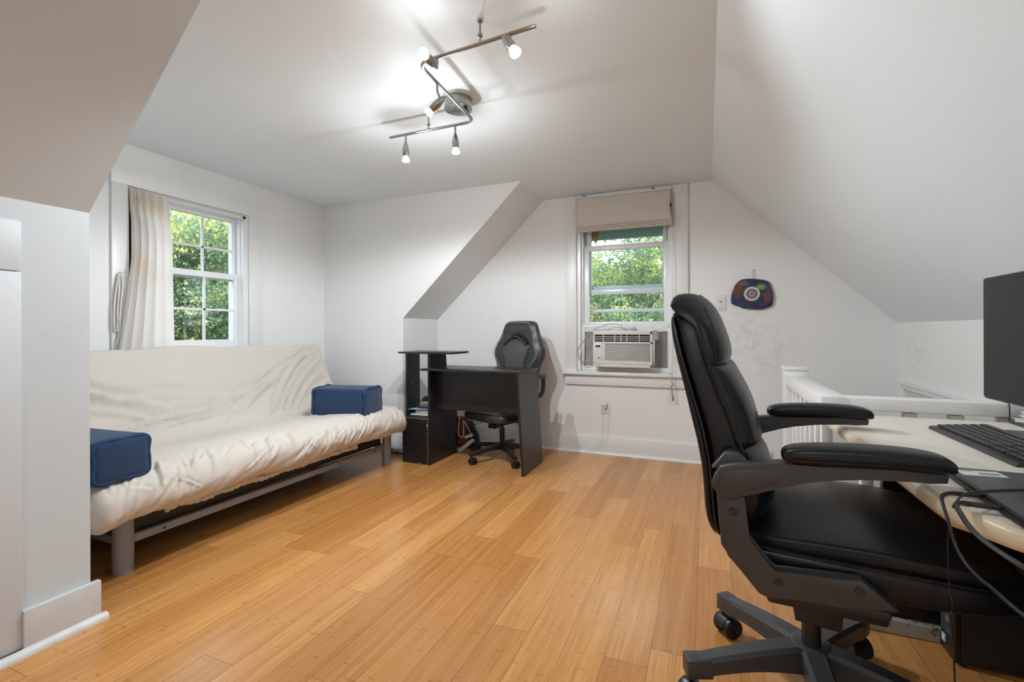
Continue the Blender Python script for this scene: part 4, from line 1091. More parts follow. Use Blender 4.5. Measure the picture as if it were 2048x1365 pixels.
# things on the floor behind the desk tower
t = thing('red_bag', 'dark red bag with green edging standing behind the black desk', 'bag', (-1.90, 3.50, 0))
bm = NB()
prism(bm, [(-1.985, 0.03), (-1.90, 0.03), (-1.876, 0.09), (-1.868, 0.262), (-1.985, 0.268)], 'y', 3.46, 3.545, 0.012, 3); mk('bag_body', bm, 'red', t, True)
bm = NB(); tube(bm, [(-1.98, 3.50, 0.270), (-1.92, 3.46, 0.272), (-1.872, 3.48, 0.266), (-1.872, 3.53, 0.266), (-1.98, 3.54, 0.270)], 0.006, 8, 5); mk('bag_rim', bm, mat('green_trim', (0.05, 0.10, 0.03), 0.7), t, True)
o = thing('dark_bag', 'dark blue grey cloth bag behind the red bag', 'bag', (-1.83, 3.58, 0))
bm = NB(); prism(bm, [(-1.90, 0.0), (-1.775, 0.0), (-1.80, 0.12), (-1.86, 0.235), (-1.885, 0.24)], 'y', 3.56, 3.60, 0.012, 3); mk('bag_body', bm, 'darkblue', o, True)
t = thing('power_strip', 'white power strip with plugged cables on the floor behind the desk', 'power strip', (-1.84, 3.47, 0))
rot = Matrix.Rotation(R(32), 3, 'Y')
bm = NB(); box(bm, (-1.935, 3.435, 0.035), (-1.765, 3.475, 0.065), 0.006, 3, rot=Matrix.Rotation(R(-38), 3, 'Y')); box(bm, (-1.93, 3.43, 0.0), (-1.90, 3.48, 0.02), 0.004); mk('strip_body', bm, 'powerstrip', t, True)
bm = NB()
for (x, z) in ((-1.84, 0.125), (-1.82, 0.135), (-1.795, 0.14)): box(bm, (x - 0.012, 3.43, z - 0.010), (x + 0.012, 3.455, z + 0.012), 0.004, 2, rot=Matrix.Rotation(R(-30), 3, 'Y'))
split(mk('plug', bm, 'plate', t, True))
bm = NB(); tube(bm, [(-1.925, 3.44, 0.36), (-1.913, 3.425, 0.328), (-1.893, 3.42, 0.288), (-1.902, 3.42, 0.211), (-1.902, 3.42, 0.150), (-1.879, 3.42, 0.126), (-1.856, 3.42, 0.143), (-1.853, 3.42, 0.205), (-1.855, 3.42, 0.265), (-1.821, 3.42, 0.217), (-1.787, 3.42, 0.159), (-1.80, 3.43, 0.134)], 0.0036, 8, 6); mk('white_cable', bm, 'cordwhite', t, True)
bm = NB(); tube(bm, [(-1.885, 3.43, 0.262), (-1.865, 3.43, 0.255), (-1.845, 3.43, 0.22), (-1.838, 3.44, 0.17), (-1.835, 3.44, 0.13)], 0.003, 8, 6); mk('black_cable', bm, 'cordblack', t, True)
t = thing('plastic_bag_roll', 'grey clear plastic wrapped bundle on the floor right of the futon', 'bundle', (-2.2, 3.22, 0))
bm = NB()
rows = []
for i in range(26):
    u = i / 25; x = -2.50 + u * 0.28; rr_ = 0.030 * (0.35 + 0.65 * math.sin(PI * min(1, u * 0.9 + 0.08)) ** 0.5)
    rows.append([(x, 3.20 + rr_ * 0.9 * math.cos(2 * PI * k / 16) * (1 + 0.2 * noise.noise(Vector((u * 8, k, 0)))), rr_ + rr_ * math.sin(2 * PI * k / 16) * (1 + 0.15 * noise.noise(Vector((u * 9, k, 3))))) for k in range(16)])
loft(bm, rows); mk('wrapping', bm, 'bag', t, True)

# ------------------------------------------------------------------ gaming chair
gc = thing('gaming_chair', 'grey black high backed gaming chair with pale stitching behind the black desk', 'chair', (-1.487, 3.375, 0), R(-20))
def base5(parent, angles, r, hubz, hubr, legz, w0, w1, h0, h1, mt, wheelmt, wr, ww, off=(0, 0), arch=0.02, capmt=None):
    """five star legs each with a twin wheel caster"""
    bm = NB(); lathe(bm, [(hubr * 0.9, hubz - h0), (hubr, hubz - h0 + 0.006), (hubr, hubz - 0.004), (hubr * 0.85, hubz)], (off[0], off[1], 0), seg=28); hb = mk('base_hub', bm, mt, parent)
    for a in angles:
        ca, sa = math.cos(a), math.sin(a); bm = NB(); rings = []
        N = 12
        for i in range(N + 1):
            u = i / N; d = hubr * 0.5 + (r - hubr * 0.5 + 0.012) * u; wd = (w0 + (w1 - w0) * u) / 2; hh = h0 + (h1 - h0) * u
            zt = hubz - 0.002 + (legz - hubz) * (u ** 1.35) ; zb = zt - hh * (1 - 0.15 * math.sin(PI * u))
            ring = []
            for (yy, zz) in ((-wd, zb), (-wd * 1.0, zt - 0.010), (-wd * 0.72, zt), (wd * 0.72, zt), (wd * 1.0, zt - 0.010), (wd, zb)):
                ring.append((off[0] + ca * d - sa * yy, off[1] + sa * d + ca * yy, zz))
            rings.append(ring)
        loft(bm, rings); lg = mk('base_leg', bm, mt, parent, sharp=30)
        if capmt:
            bm = NB(); d0 = r - 0.055; d1 = r + 0.014
            vs = box(bm, (d0, -w1 / 2 - 0.0015, legz - h1 - 0.002), (d1, w1 / 2 + 0.0015, legz + 0.006), 0.005)
            bm.transform(Matrix.Translation((off[0], off[1], 0)) @ Matrix.Rotation(a, 4, 'Z')); mk('leg_end_cap', bm, capmt, lg)
        # caster
        b2 = a + 1.1 + 0.7 * math.sin(a * 3)
        cb, sb = math.cos(b2), math.sin(b2); cx, cy = off[0] + ca * r, off[1] + sa * r; ox, oy = cx - sb * 0.012, cy + cb * 0.012
        bm = NB(); cyl(bm, (cx, cy, wr * 1.2), (cx, cy, legz - h1 + 0.01), 0.0055, 12)
        # hood between the wheels
        pts = [(math.cos(t_) * wr * 1.06, math.sin(t_) * wr * 1.06) for t_ in [PI * k / 12 for k in range(13)]]
        prism(bm, pts, 'y', -ww * 0.28, ww * 0.28)
        vs = bm.verts[:]
        st = len(vs) - 26
        bm.verts.ensure_lookup_table()
        T = Matrix.Translation((ox, oy, wr)) @ Matrix.Rotation(b2, 4, 'Z')
        for v in bm.verts[-26:]: v.co = T @ v.co
        cs = mk('caster', bm, wheelmt, lg)
        for sgn in (-1, 1):
            bm = NB(); p0 = Vector((ox - sb * sgn * ww * 0.26, oy + cb * sgn * ww * 0.26, wr))
            lathe(bm, [(wr * 0.93, 0), (wr, ww * 0.05), (wr, ww * 0.20), (wr * 0.92, ww * 0.26), (wr * 0.55, ww * 0.27), (wr * 0.5, ww * 0.22)], p0, (-sb * sgn, cb * sgn, 0), 24)
            # leave the wheel as part of its caster
            me = D.meshes.new('w'); bmesh.ops.recalc_face_normals(bm, faces=bm.faces[:]); bm.to_mesh(me); bm.free()
            b3 = NB(); b3.from_mesh(cs.data); b3.from_mesh(me); b3.to_mesh(cs.data); b3.free(); D.meshes.remove(me)
        cs.data.polygons.foreach_set('use_smooth', [True] * len(cs.data.polygons)); cs.data.set_sharp_from_angle(angle=R(35))
ga = [R(x + 20) for x in (168, -120, -48, 24, 96)]
base5(gc, ga, 0.285, 0.125, 0.034, 0.090, 0.042, 0.030, 0.045, 0.026, 'plastic_matte', 'plastic', 0.025, 0.05)
bm = NB(); cyl(bm, (0, 0, 0.07), (0, 0, 0.24), 0.021, 20); cyl(bm, (0, 0, 0.24), (0, 0, 0.30), 0.013, 16); mk('gas_cylinder', bm, 'plastic', gc)
bm = NB(); box(bm, (-0.07, -0.09, 0.275), (0.07, 0.09, 0.31), 0.008); box(bm, (-0.05, -0.11, 0.25), (0.02, -0.04, 0.28), 0.006); mk('tilt_mechanism', bm, 'plastic', gc)
bm = NB(); tube(bm, [(0.02, -0.05, 0.285), (-0.10, -0.14, 0.285), (-0.12, -0.20, 0.272)], 0.004, 8, 4); mk('lever', bm, 'chrome', gc)
def se(c, a, b, ang, e): return c[0] + a * sgnpow(math.cos(ang), e), c[1] + b * sgnpow(math.sin(ang), e)
bm = NB(); rings = []     # seat: rings along local y (front is -y)
for (y, hw, zb, zt) in ((-0.235, 0.10, 0.34, 0.365), (-0.23, 0.19, 0.320, 0.382), (-0.20, 0.225, 0.313, 0.396), (-0.05, 0.235, 0.308, 0.402), (0.10, 0.225, 0.308, 0.40), (0.19, 0.205, 0.315, 0.40), (0.205, 0.16, 0.33, 0.385)):
    rings.append([(hw * sgnpow(math.cos(2 * PI * k / 32), 0.5), y, (zb + zt) / 2 + (zt - zb) / 2 * sgnpow(math.sin(2 * PI * k / 32), 0.6)) for k in range(32)])
loft(bm, rings); mk('seat', bm, 'leather2', gc, sharp=None, sub=1)
zs = [0.36, 0.42, 0.50, 0.58, 0.66, 0.72, 0.77, 0.82, 0.865, 0.91, 0.955, 1.0, 1.035, 1.06, 1.075, 1.083]
hw = [0.19, 0.205, 0.215, 0.21, 0.205, 0.218, 0.250, 0.263, 0.250, 0.227, 0.205, 0.187, 0.173, 0.160, 0.141, 0.100]
def gyz(z): return 0.165 + (z - 0.36) * 0.10      # back plane leans away
def gfront(x, z, h):
    u = x / h
    return -0.045 - 0.030 * abs(u) ** 2.5 * (1 if z < 0.93 else 0.35) + 0.016 * math.exp(-((z - 0.945) / 0.02) ** 2)
bm = NB(); rings = []
for z, h in zip(zs, hw):
    r = []
    for k in range(44):
        t_ = 2 * PI * k / 44; cx = sgnpow(math.cos(t_), 0.6); sy = math.sin(t_)
        x = h * cx
        e = min(1, (1 - abs(cx)) * 5) ** 0.5 if abs(cx) < 1 else 0
        thick = 1 if z < 1.05 else max(0.25, 1 - ((z - 1.05) / 0.035) ** 2)
        y = gyz(z) + ((gfront(x, z, h) * max(e, 0.55) * thick) if sy < 0 else 0.040 * max(e, 0.3) * thick * sgnpow(sy, 0.5))
        if abs(sy) < 0.15: y = gyz(z) + (gfront(x, z, h) * 0.45 if sy < 0 else 0.01)
        r.append((x, y, z))
    rings.append(r)
loft(bm, rings); mk('backrest', bm, 'leather2', gc, sharp=None, sub=1)
def onback(x, z, lift=0.0):
    import bisect
    i = min(len(zs) - 2, max(0, bisect.bisect(zs, z) - 1)); f = (z - zs[i]) / (zs[i + 1] - zs[i]); h = hw[i] + (hw[i + 1] - hw[i]) * f
    return (x, gyz(z) + gfront(x, z, h) - lift, z)
# centre panel and arched handle
cp_ = [(-0.115, 0.885), (-0.118, 0.86), (-0.105, 0.80), (-0.082, 0.74), (-0.072, 0.66), (0.072, 0.66), (0.082, 0.74), (0.105, 0.80), (0.118, 0.86), (0.115, 0.885), (0.06, 0.925), (0.0, 0.95), (-0.06, 0.925)]
bm = NB(); pts = [p for p in catmull([(a, 0, b) for a, b in cp_], 4, True)]
front = [bm.verts.new(onback(p.x * 1.12, 0.8 + (p.z - 0.8) * 0.94, 0.016)) for p in pts]; rim = [bm.verts.new(onback(p.x * 1.2, p.z, -0.003)) for p in pts]
ctr = bm.verts.new(onback(0, 0.8, 0.022)); n = len(pts)
for i in range(n): bm.faces.new((rim[i], rim[(i + 1) % n], front[(i + 1) % n], front[i])); bm.faces.new((front[i], front[(i + 1) % n], ctr))
mk('centre_panel', bm, 'greypad', gc, sharp=60)
bm = NB(); tube(bm, [onback(-0.125, 0.885, 0.018), onback(-0.065, 0.930, 0.028), onback(0.0, 0.958, 0.032), onback(0.065, 0.930, 0.028), onback(0.125, 0.885, 0.018)], 0.013, 10, 7, flat=0.7); mk('arched_handle', bm, 'leather2', gc)
bm = NB(); tube(bm, [onback(-0.125, 0.903, 0.004), onback(-0.065, 0.952, 0.006), onback(0.0, 0.978, 0.006), onback(0.065, 0.952, 0.006), onback(0.125, 0.903, 0.004)], 0.011, 8, 7); mk('handle_shade_tube', bm, 'piping', gc)  # raised dark tube stands for the shade above the handle
for sx in (-1, 1):
    bm = NB()
    tube(bm, [onback(sx * x * 1.11, z, 0.0035) for x, z in ((0.055, 1.068), (0.100, 1.063), (0.122, 1.04), (0.136, 1.0), (0.148, 0.955), (0.172, 0.90), (0.198, 0.85), (0.205, 0.82), (0.190, 0.785), (0.155, 0.74), (0.135, 0.70))], 0.0017, 6, 5)
    tube(bm, [onback(sx * x * 1.11, z, 0.003) for x, z in ((0.140, 0.99), (0.156, 0.95), (0.182, 0.90), (0.208, 0.852), (0.216, 0.82), (0.202, 0.785), (0.168, 0.74), (0.148, 0.70))], 0.0013, 6, 5)
    split(mk('stitching', bm, 'stitch', gc))
    bm = NB(); tube(bm, [onback(sx * 0.155, 0.945, 0.002), onback(sx * 0.11, 0.950, 0.003), onback(sx * 0.07, 0.938, 0.003)], 0.0022, 6, 4); mk('seam', bm, 'piping', gc)
bm = NB(); tube(bm, [onback(-0.05, 1.068, 0.0035), onback(0, 1.070, 0.0035), onback(0.05, 1.068, 0.0035)], 0.0017, 6, 5); split(mk('stitching', bm, 'stitch', gc))
for sx in (-1, 1):
    bm = NB(); x = sx * 0.298
    box(bm, (x - 0.025, -0.10, 0.640), (x + 0.025, 0.16, 0.668), 0.011, 4); ar = mk('armrest', bm, 'leather2', gc)
    bm = NB(); tube(bm, [(x, -0.06, 0.64), (x, -0.075, 0.585), (x, -0.03, 0.53), (x, 0.06, 0.50), (x, 0.13, 0.53), (x, 0.145, 0.60), (x, 0.14, 0.64)], 0.016, 8, 6, flat=0.6)
    tube(bm, [(x, 0.05, 0.50), (x, 0.03, 0.40), (x - sx * 0.05, 0.0, 0.33), (x - sx * 0.15, 0, 0.31)], 0.016, 8, 6, flat=0.7); mk('arm_support', bm, 'plastic', ar)

# ------------------------------------------------------------------ executive chair in the foreground
oc = thing('office_chair', 'black leather executive office chair with dark grey arms pulled up to the cream desk', 'chair', (0.25, 1.43, 0), R(-3.3))
base5(oc, [R(x + 3.3) for x in (57, 129, 201, 273, 345)], 0.318, 0.172, 0.048, 0.122, 0.062, 0.044, 0.070, 0.042, 'plastic_brown', 'plastic', 0.0325, 0.062, off=(0.0, 0.032), capmt='plastic_brown')
bm = NB(); cyl(bm, (0, 0.02, 0.12), (0, 0.02, 0.268), 0.0225, 28); mk('gas_cylinder', bm, 'plastic', oc)
bm = NB(); lathe(bm, [(0.0235, 0), (0.0235, 0.005)], (0, 0.02, 0.252), seg=28); mk('cylinder_ring', bm, 'chrome', oc)
bm = NB(); prism(bm, [(-0.042, 0.258), (0.058, 0.252), (0.062, 0.335), (-0.05, 0.335)], 'y', -0.05, 0.09, 0.006)
box(bm, (-0.11, -0.14, 0.335), (0.13, 0.18, 0.375), 0.008)
box(bm, (-0.10, -0.29, 0.425), (0.10, 0.29, 0.445), 0.006); box(bm, (-0.09, -0.13, 0.37), (0.10, 0.17, 0.43), 0.006)
mk('tilt_mechanism', bm, 'plastic_matte', oc)
# seat
def seat_ring(x, hw, zb, zt, dome, e=0.42, n=48):
    r = []
    for k in range(n):
        a = 2 * PI * k / n; yy = hw * sgnpow(math.cos(a), e); s_ = sgnpow(math.sin(a), e)
        z = (zb + zt) / 2 + (zt - zb) / 2 * s_
        if s_ > 0: z += dome * (1 - (yy / hw) ** 2)
        r.append((x, yy, z))
    return r
bm = NB()
loft(bm, [seat_ring(x, w_, a, b, 0.0) for x, w_, a, b in ((-0.205, 0.16, 0.465, 0.500), (-0.20, 0.225, 0.450, 0.520), (-0.16, 0.254, 0.440, 0.526), (0.0, 0.262, 0.432, 0.528), (0.20, 0.262, 0.432, 0.524), (0.30, 0.250, 0.450, 0.508), (0.335, 0.225, 0.462, 0.498), (0.342, 0.17, 0.47, 0.49))])
st_ = mk('seat', bm, 'leather', oc, sharp=None, sub=1)
bm = NB()
loft(bm, [seat_ring(x, w_, a, b, d_) for x, w_, a, b, d_ in ((-0.18, 0.15, 0.52, 0.53, 0.0), (-0.175, 0.21, 0.508, 0.538, 0.01), (-0.14, 0.243, 0.500, 0.545, 0.020), (-0.02, 0.252, 0.500, 0.553, 0.026), (0.14, 0.254, 0.500, 0.552, 0.026), (0.26, 0.248, 0.497, 0.542, 0.022), (0.325, 0.232, 0.485, 0.520, 0.012), (0.345, 0.20, 0.485, 0.505, 0.004))])
mk('seat_cushion', bm, 'leather', oc, sharp=None, sub=1)
bm = NB()
for s_ in (-1, 1):
    tube(bm, [(-0.15, s_ * 0.238, 0.530), (-0.10, s_ * 0.251, 0.535), (0.0, s_ * 0.2575, 0.540), (0.14, s_ * 0.259, 0.540), (0.24, s_ * 0.254, 0.532), (0.31, s_ * 0.236, 0.516)], 0.0032, 6, 6)
    tube(bm, [(-0.15, s_ * 0.243, 0.507), (0.0, s_ * 0.2575, 0.509), (0.2, s_ * 0.2575, 0.508), (0.30, s_ * 0.248, 0.503)], 0.0028, 6, 6)
split(mk('piping', bm, 'piping', st_))
# backrest
import bisect
ZB = [0.497, 0.51, 0.54, 0.58, 0.62, 0.68, 0.74, 0.80, 0.86, 0.92, 0.96, 1.00, 1.03, 1.045, 1.058, 1.066]
XR_ = [-0.215, -0.228, -0.243, -0.248, -0.250, -0.255, -0.266, -0.280, -0.293, -0.307, -0.316, -0.323, -0.325, -0.320, -0.308, -0.292]
X1_ = [-0.205, -0.213, -0.222, -0.227, -0.229, -0.233, -0.243, -0.257, -0.275, -0.292, -0.303, -0.311, -0.318, -0.316, -0.306, -0.290]
X2_ = [-0.190, -0.192, -0.185, -0.165, -0.155, -0.158, -0.171, -0.190, -0.216, -0.238, -0.248, -0.256, -0.266, -0.282, -0.290, -0.288]
HWB = [0.19, 0.215, 0.232, 0.240, 0.243, 0.245, 0.245, 0.244, 0.242, 0.240, 0.237, 0.232, 0.225, 0.214, 0.195, 0.165]
def itp(tab, z, zz=ZB):
    i = min(len(zz) - 2, max(0, bisect.bisect(zz, z) - 1)); f = (z - zz[i]) / (zz[i + 1] - zz[i]); return tab[i] + (tab[i + 1] - tab[i]) * f
def slab(za, zb_, fa, fb, n=26, e=0.38, shrink=1.0, seg=44, fend=None, ease=0.02):
    rings = []
    for i in range(n + 1):
        z = za + (zb_ - za) * i / n; a, b = fa(z), fb(z); h = itp(HWB, z) * shrink
        de = min(z - za, zb_ - z); k = min(1.0, (de + 0.002) / ease) ; k = math.sin(k * PI / 2) ** 0.5
        c = (a + b) / 2; hx = (b - a) / 2 * k; hh = h * (0.93 + 0.07 * k)
        rings.append([(c + hx * sgnpow(math.cos(2 * PI * q / seg), e), hh * sgnpow(math.sin(2 * PI * q / seg), e), z) for q in range(seg)])
    return rings
bm = NB(); loft(bm, slab(0.497, 1.066, lambda z: itp(XR_, z), lambda z: itp(X1_, z) + 0.006, n=34, e=0.5)); bk = mk('backrest', bm, 'leather', oc, sharp=None, sub=1)
bm = NB(); loft(bm, slab(0.505, 1.048, lambda z: itp(X1_, z), lambda z: itp(X2_, z) + 0.008, n=34, e=0.32, shrink=0.995)); mk('side_bolster', bm, 'leather', bk, sharp=None, sub=1)
# lower cushion
ZF = [0.53, 0.56, 0.60, 0.64, 0.68, 0.72, 0.76, 0.80, 0.84, 0.88, 0.905, 0.922]
XF = [-0.140, -0.108, -0.088, -0.086, -0.098, -0.112, -0.121, -0.131, -0.147, -0.168, -0.181, -0.195]
def cushion(za, zb_, rear, frontf, hwf, n=30, seg=52, e=0.36, ease=0.018, puff=0.5):
    rings = []
    for i in range(n + 1):
        z = za + (zb_ - za) * i / n; a, b = rear(z), frontf(z); h = hwf(z)
        de = min(z - za, zb_ - z); k = math.sin(min(1.0, (de + 0.0015) / ease) * PI / 2) ** 0.6
        r = []
        for q in range(seg):
            t_ = 2 * PI * q / seg; cx = sgnpow(math.cos(t_), e); yy = h * (0.94 + 0.06 * k) * sgnpow(math.sin(t_), e)
            if cx > 0:
                u = abs(yy) / h
                hx = (b - a) * (0.60 + 0.40 * max(0.0, 1 - u ** 5)) ; x = a + hx * cx * k
            else: x = a + 0.01 * cx
            r.append((x, yy, z))
        rings.append(r)
    return rings
bm = NB(); loft(bm, cushion(0.722, 0.926, lambda z: itp(X2_, z), lambda z: itp(XF, z, ZF), lambda z: itp(HWB, z) * 0.985, ease=0.022)); mk('back_cushion', bm, 'leather', bk, sharp=None, sub=1)
ZL = [0.515, 0.54, 0.57, 0.60, 0.64, 0.67, 0.70, 0.73]
XL_ = [-0.150, -0.120, -0.100, -0.090, -0.088, -0.098, -0.124, -0.150]
bm = NB(); loft(bm, cushion(0.515, 0.735, lambda z: itp(X2_, z), lambda z: itp(XL_, z, ZL), lambda z: itp(HWB, z) * 0.96, ease=0.020)); mk('lumbar_cushion', bm, 'leather', bk, sharp=None, sub=1)
ZH = [0.905, 0.93, 0.95, 0.98, 1.01, 1.04, 1.062, 1.080, 1.092, 1.098]
XH = [-0.200, -0.188, -0.189, -0.196, -0.206, -0.217, -0.228, -0.241, -0.254, -0.264]
XHR = [-0.236, -0.240, -0.245, -0.252, -0.262, -0.300, -0.318, -0.314, -0.302, -0.284]
HH = [0.232, 0.235, 0.236, 0.234, 0.231, 0.228, 0.221, 0.208, 0.188, 0.150]
bm = NB(); loft(bm, cushion(0.908, 1.098, lambda z: itp(XHR, z, ZH), lambda z: itp(XH, z, ZH), lambda z: itp(HH, z, ZH), ease=0.013)); mk('headrest', bm, 'leather', bk, sharp=None, sub=1)
bm = NB()
for s_ in (-1, 1):
    tube(bm, [(itp(X2_, z) + 0.004, s_ * (itp(HWB, z) + 0.001), z) for z in (0.53, 0.56, 0.60, 0.66, 0.72, 0.78, 0.84, 0.90, 0.95, 0.99, 1.02)] + [(-0.275, s_ * 0.222, 1.041), (-0.296, s_ * 0.222, 1.043), (-0.314, s_ * 0.224, 1.032)], 0.0036, 6, 5)
    tube(bm, [(itp(X1_, z) + 0.002, s_ * (itp(HWB, z) + 0.001), z) for z in (0.515, 0.55, 0.62, 0.70, 0.78, 0.86, 0.94, 1.0, 1.03)], 0.0034, 6, 5)
    tube(bm, [(itp(XF, z, ZF) - 0.020, s_ * (itp(HWB, z) * 0.985 + 0.0005), z) for z in (0.74, 0.78, 0.82, 0.89)], 0.0018, 6, 5)
    tube(bm, [(itp(XH, z, ZH) - 0.020, s_ * (itp(HH, z, ZH) + 0.0005), z) for z in (0.925, 0.96, 1.0, 1.03, 1.055)], 0.0018, 6, 5)
tube(bm, [(-0.262, y, 1.094 - 0.004 * abs(y) / 0.15 - 0.02 * max(0, abs(y) - 0.13) / 0.05) for y in (-0.19, -0.16, -0.12, -0.06, 0, 0.06, 0.12, 0.16, 0.19)], 0.003, 6, 4)
split(mk('piping', bm, 'piping', bk))
# arms and side brackets
arm_pts = [(-0.225, 0.661), (-0.220, 0.678), (-0.207, 0.702), (-0.182, 0.711), (-0.09, 0.722), (-0.02, 0.724), (0.03, 0.728), (0.10, 0.733), (0.172, 0.735), (0.178, 0.730), (0.176, 0.716), (0.148, 0.713), (0.122, 0.713), (0.059, 0.708), (0.03, 0.704), (-0.01, 0.697), (-0.047, 0.687), (-0.094, 0.670), (-0.140, 0.651), (-0.186, 0.630), (-0.203, 0.632), (-0.222, 0.652)]
brk = [(-0.217, 0.660), (-0.206, 0.527), (-0.183, 0.496), (-0.132, 0.436), (-0.115, 0.431), (-0.063, 0.441), (0.012, 0.444), (0.100, 0.454), (0.107, 0.459), (0.048, 0.505), (0.029, 0.501), (-0.101, 0.487), (-0.111, 0.494), (-0.153, 0.545), (-0.158, 0.660)]
for s_ in (-1, 1):
    ya, yb_ = sorted((s_ * 0.278, s_ * 0.318))
    bm = NB(); prism(bm, arm_pts, 'y', ya, yb_, 0.004, 3); am = mk('arm', bm, 'plastic_brown', oc)
    bm = NB(); ins = [(-0.212, 0.664), (-0.199, 0.692), (-0.180, 0.699), (-0.108, 0.708), (-0.093, 0.697), (-0.097, 0.681), (-0.140, 0.662), (-0.186, 0.642), (-0.200, 0.645)]
    yo = s_ * 0.318; prism(bm, ins, 'y', min(yo - s_ * 0.004, yo + s_ * 0.0025), max(yo - s_ * 0.004, yo + s_ * 0.0025), 0.0015); mk('arm_inset_cover', bm, 'plastic_brown', am)
    bm = NB(); prism(bm, [(-0.226, 0.690), (-0.200, 0.727), (-0.186, 0.731), (-0.172, 0.728), (-0.150, 0.705), (-0.19, 0.690)], 'y', *sorted((s_ * 0.255, s_ * 0.296)), 0.005, 3); mk('arm_hinge', bm, 'plastic_brown', am)
    bm = NB(); rings = []
    for x, w_, zb, zt in ((-0.090, 0.014, 0.733, 0.742), (-0.087, 0.026, 0.728, 0.750), (-0.074, 0.033, 0.7245, 0.759), (-0.03, 0.036, 0.725, 0.766), (0.04, 0.037, 0.728, 0.771), (0.10, 0.037, 0.732, 0.772), (0.145, 0.037, 0.733, 0.770), (0.172, 0.035, 0.733, 0.765), (0.186, 0.030, 0.733, 0.757), (0.192, 0.018, 0.737, 0.749)):
        rings.append([(x, s_ * 0.298 + w_ * sgnpow(math.cos(2 * PI * k / 32), 0.55), (zb + zt) / 2 + (zt - zb) / 2 * sgnpow(math.sin(2 * PI * k / 32), 0.6)) for k in range(32)])
    loft(bm, rings); pd = mk('arm_pad', bm, 'leather', am, sharp=None, sub=1)
    bm = NB()
    for dz in (0.0, 0.009): tube(bm, [(x, s_ * 0.298 + q * w_, zc - dz) for q in (-1, 1) for x, w_, zc in ((-0.07, 0.034, 0.744), (-0.03, 0.0365, 0.747), (0.04, 0.0375, 0.750), (0.10, 0.0375, 0.753), (0.145, 0.0365, 0.752), (0.172, 0.032, 0.749))][:6], 0.0016, 6, 5)
    split(mk('piping', bm, 'piping', pd))
    ya, yb_ = sorted((s_ * 0.276, s_ * 0.308))
    bm = NB(); prism(bm, brk, 'y', ya, yb_, 0.004, 3); bb = mk('side_bracket', bm, 'plastic_brown', oc)
    bm = NB()
    for (x, z) in ((-0.183, 0.604), (-0.097, 0.469), (0.044, 0.484)):
        lathe(bm, [(0.0085, 0), (0.0085, 0.0015), (0.007, 0.003)], (x, s_ * 0.308, z), (0, s_, 0), 18)
    split(mk('bolt_cover', bm, 'plastic_matte', bb))
    bm = NB(); box(bm, (-0.20, min(s_ * 0.235, s_ * 0.28), 0.58), (-0.165, max(s_ * 0.235, s_ * 0.28), 0.63), 0.004); mk('back_mount', bm, 'plastic_matte', bb)

# ------------------------------------------------------------------ cream desk
DZ = 0.700
ds = thing('cream_desk', 'cream laminate desk with rounded edges on a black panel leg at the right', 'desk', (0.75, 1.45, 0))
outline = [(0.375, 2.025), (0.375, 1.075), (0.383, 1.03), (0.398, 0.985), (0.42, 0.945), (0.452, 0.912), (0.50, 0.885), (0.57, 0.868), (0.68, 0.860), (1.135, 0.860), (1.135, 2.025)]
bm = NB(); prism(bm, outline, 'z', DZ - 0.036, DZ - 0.0005)
es = [e for e in bm.edges if abs(e.verts[0].co.z - e.verts[1].co.z) < 1e-4]
bmesh.ops.bevel(bm, geom=es, offset=0.0165, segments=6, affect='EDGES', profile=0.5)
mk('desk_edge', bm, 'creamedge', ds, True, sharp=50)
cx, cy = 0.755, 1.44
bm = NB(); prism(bm, [(cx + (x - cx) * 0.957, cy + (y - cy) * 0.972) for x, y in outline], 'z', DZ - 0.004, DZ); mk('desktop', bm, 'cream', ds, True)
bm = NB(); prism(bm, [(0.50, 0.045), (1.10, 0.045), (1.10, 0.664), (0.56, 0.664)], 'y', 1.935, 1.960); mk('panel_leg', bm, 'blackboard', ds, True)
bm = NB(); prism(bm, [(0.57, 0.045), (1.10, 0.045), (1.10, 0.664), (0.57, 0.664)], 'y', 0.90, 0.925); mk('panel_leg', bm, 'blackboard', ds, True)
bm = NB(); box(bm, (1.06, 0.925, 0.25), (1.075, 1.935, 0.664)); mk('modesty_panel', bm, 'blackboard', ds, True)
for y in (1.935, 0.912):
    bm = NB(); prism(bm, [(0.418, 0.0), (0.418, 0.030), (0.428, 0.044), (1.10, 0.048), (1.10, 0.0)], 'y', y - 0.030, y + 0.030, 0.004); mk('desk_foot', bm, 'worncream', ds, True)

# computer tower under the desk
pc = thing('computer_tower', 'small black computer tower on the floor under the cream desk', 'computer', (0.84, 1.85, 0))
bm = NB(); box(bm, (0.690, 1.795, 0.008), (0.985, 1.888, 0.290), 0.004); mk('case', bm, 'plastic_matte', pc, True)
bm = NB(); box(bm, (0.676, 1.795, 0.008), (0.690, 1.888, 0.290), 0.004); fp = mk('front_bezel', bm, 'plastic', pc, True)
bm = NB(); box(bm, (0.6752, 1.803, 0.072), (0.6765, 1.882, 0.279))
for k in range(44):
    z = 0.075 + k * 0.0046
    for y in ((1.803, 1.824), (1.850, 1.882)): box(bm, (0.6745, y[0], z), (0.6765, y[1], z + 0.0018))
mk('vent_pattern', bm, mat('bezel_mesh', (0.06, 0.065, 0.07), 0.4), fp, True)
bm = NB(); cyl(bm, (0.6735, 1.838, 0.116), (0.6765, 1.838, 0.116), 0.0095, 24); mk('round_emblem', bm, mat('emblem_silver', (0.45, 0.5, 0.55), 0.3, 0.6), fp, True)
bm = NB(); box(bm, (0.6740, 1.852, 0.034), (0.6762, 1.874, 0.058), 0.0005); mk('sticker', bm, mat('pale_blue_sticker', (0.35, 0.55, 0.70), 0.4), fp, True)
bm = NB()
